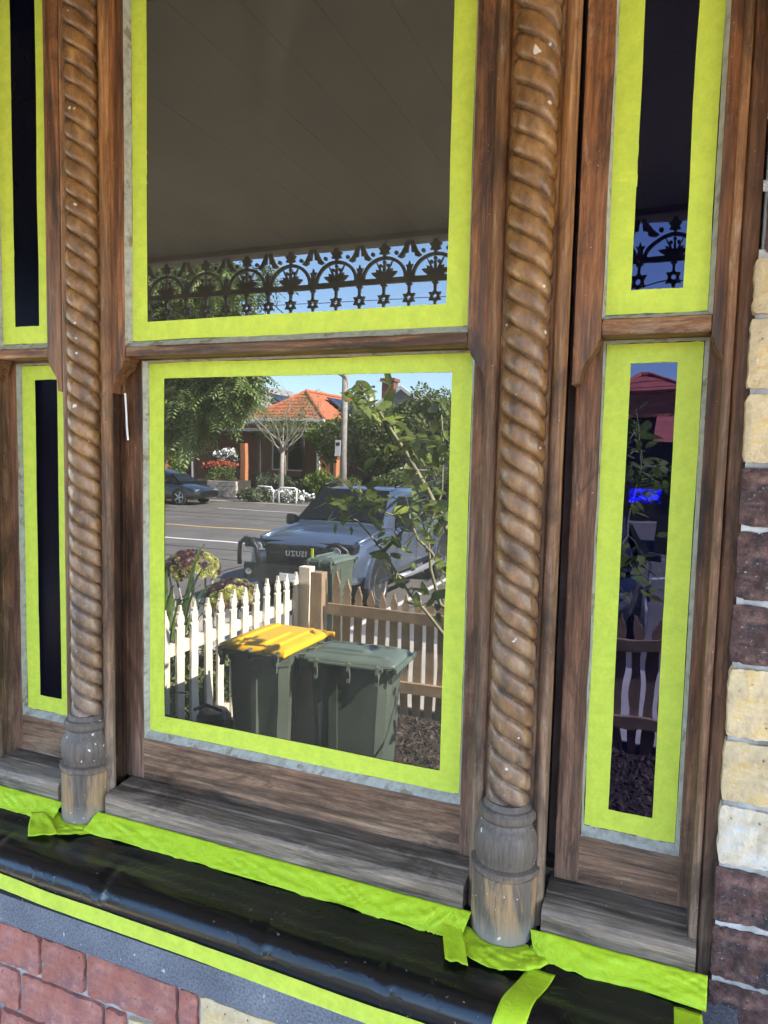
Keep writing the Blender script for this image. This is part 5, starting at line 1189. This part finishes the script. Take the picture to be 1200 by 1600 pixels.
MB().box(-31, -24.2, -49, -41.0, G, 3.0).prism([(-31, 3.0), (-24.2, 3.0), (-27.6, 5.2)], 'xz', -49, -41.0).build('wall', M['white_wall'], h2)
for s, xe in ((-1, -31.4), (1, -23.8)):
    MB().add([(xe, -40.7, 2.75), (-27.6, -40.7, 5.25), (-27.6, -49.3, 5.25), (xe, -49.3, 2.75), (xe, -40.7, 2.9), (-27.6, -40.7, 5.4), (-27.6, -49.3, 5.4), (xe, -49.3, 2.9)], [(0, 1, 2, 3), (4, 5, 6, 7), (0, 1, 5, 4), (1, 2, 6, 5), (2, 3, 7, 6), (3, 0, 4, 7)]).build('roof', M['roof_grey'], h2)
for i in range(3): MB().obox((-24.9-.75*i*.0, -43.2-1.2*i, 4.12-.45*0), (.75, 0, -.49), (0, .55, 0), (.03, 0, .045)).build('solar_panel', M['panel'], h2)
MB().box(-24.2, -21.5, -44.0, -43.0, G, 3.4).build('side_wall', M['white_wall'], h2)
h3 = thing('grey_roofed_house', 'house with grey roof, white barge boards and brick chimney at the right', 'house', (-11, -40, G))
MB().box(-14.3, -6.0, -44, -36.5, G, 2.7).prism([(-14.6, 2.7), (-11.6, 2.7), (-13.1, 4.05)], 'xz', -44, -36.6).build('wall', M['roof_grey'], h3)
hip_roof(h3, -14.0, -5.4, -36.0, -44.5, 2.7, 4.35, M['roof_grey'])
for a_, c_ in (((-15.0, 3.0), (-13.1, 4.35)), ((-13.1, 4.35), (-11.2, 3.0))):
    MB().prism([a_, c_, (c_[0], c_[1]-.22), (a_[0], a_[1]-.22)], 'xz', -35.9, -35.75).build('barge_board', M['white_wall'], h3)
MB().prism([(-14.85, 3.0), (-13.1, 4.25), (-11.35, 3.0)], 'xz', -36.3, -35.9).build('gable', M['roof_grey'], h3)
MB().box(-14.9, -14.2, -38.2, -37.5, 3.0, 4.75).box(-15.0, -14.1, -38.3, -37.4, 4.75, 4.95).build('chimney', M['brick_house'], h3)
win(h3, -12.5, -11.0, -36.48, -.2, 1.6); win(h3, -9.5, -8.0, -36.48, -.2, 1.6)
h4 = thing('red_iron_roofed_house', 'house with plain red iron gable roof seen in the blue right pane', 'house', (0, -31, G))
MB().box(-3.5, 2.6, -36, -30.2, G, 3.0).build('wall', M['brick_house'], h4)
hip_roof(h4, -3.9, 3.0, -29.8, -36.4, 3.0, 4.5, M['iron_red'], course=9)
h5 = thing('red_tile_roofed_house', 'low house with rippled red tile roof in front of the red iron roof', 'house', (.5, -24, G))
MB().box(-2.9, 4.6, -29.4, -26.4, G, 1.95).build('wall', M['dark_fence'], h5)
hip_roof(h5, -3.4, 5.0, -26.0, -29.7, 2.0, 3.15, M['tile_red'])
sh = thing('red_awning_shed', 'small shed with a red sloping roof low at the right of the blue pane', 'shed', (1.6, -19, G))
MB().box(.7, 3.4, -20.6, -18.0, G, .85).build('wall', M['dark_fence'], sh)
MB().add([(.5, -17.7, .92), (3.6, -17.7, .92), (3.6, -20.8, 1.75), (.5, -20.8, 1.75)], [(0, 1, 2, 3)]).build('roof', M['iron_red'], sh)
md = sh.children[-1].modifiers.new('thickness', 'SOLIDIFY'); md.thickness = .08
# more houses and a tree line further along so the street continues outside the window
bd = thing('row_house', 'plain brick terrace row further right along the far side of the street', 'house', (14, -33, G))
MB().box(6, 24, -42, -31, G, 3.2).build('wall', M['brick_house'], bd); hip_roof(bd, 5.5, 24.5, -30.5, -42.5, 3.2, 6.0, M['tile_red'])
bd = thing('row_house', 'plain brick terrace row further left along the far side of the street', 'house', (-42, -35, G))
MB().box(-56, -33, -44, -33, G, 3.2).build('wall', M['brick_house'], bd); hip_roof(bd, -56.5, -32.5, -32.5, -44.5, 3.2, 6.2, M['roof_grey'])
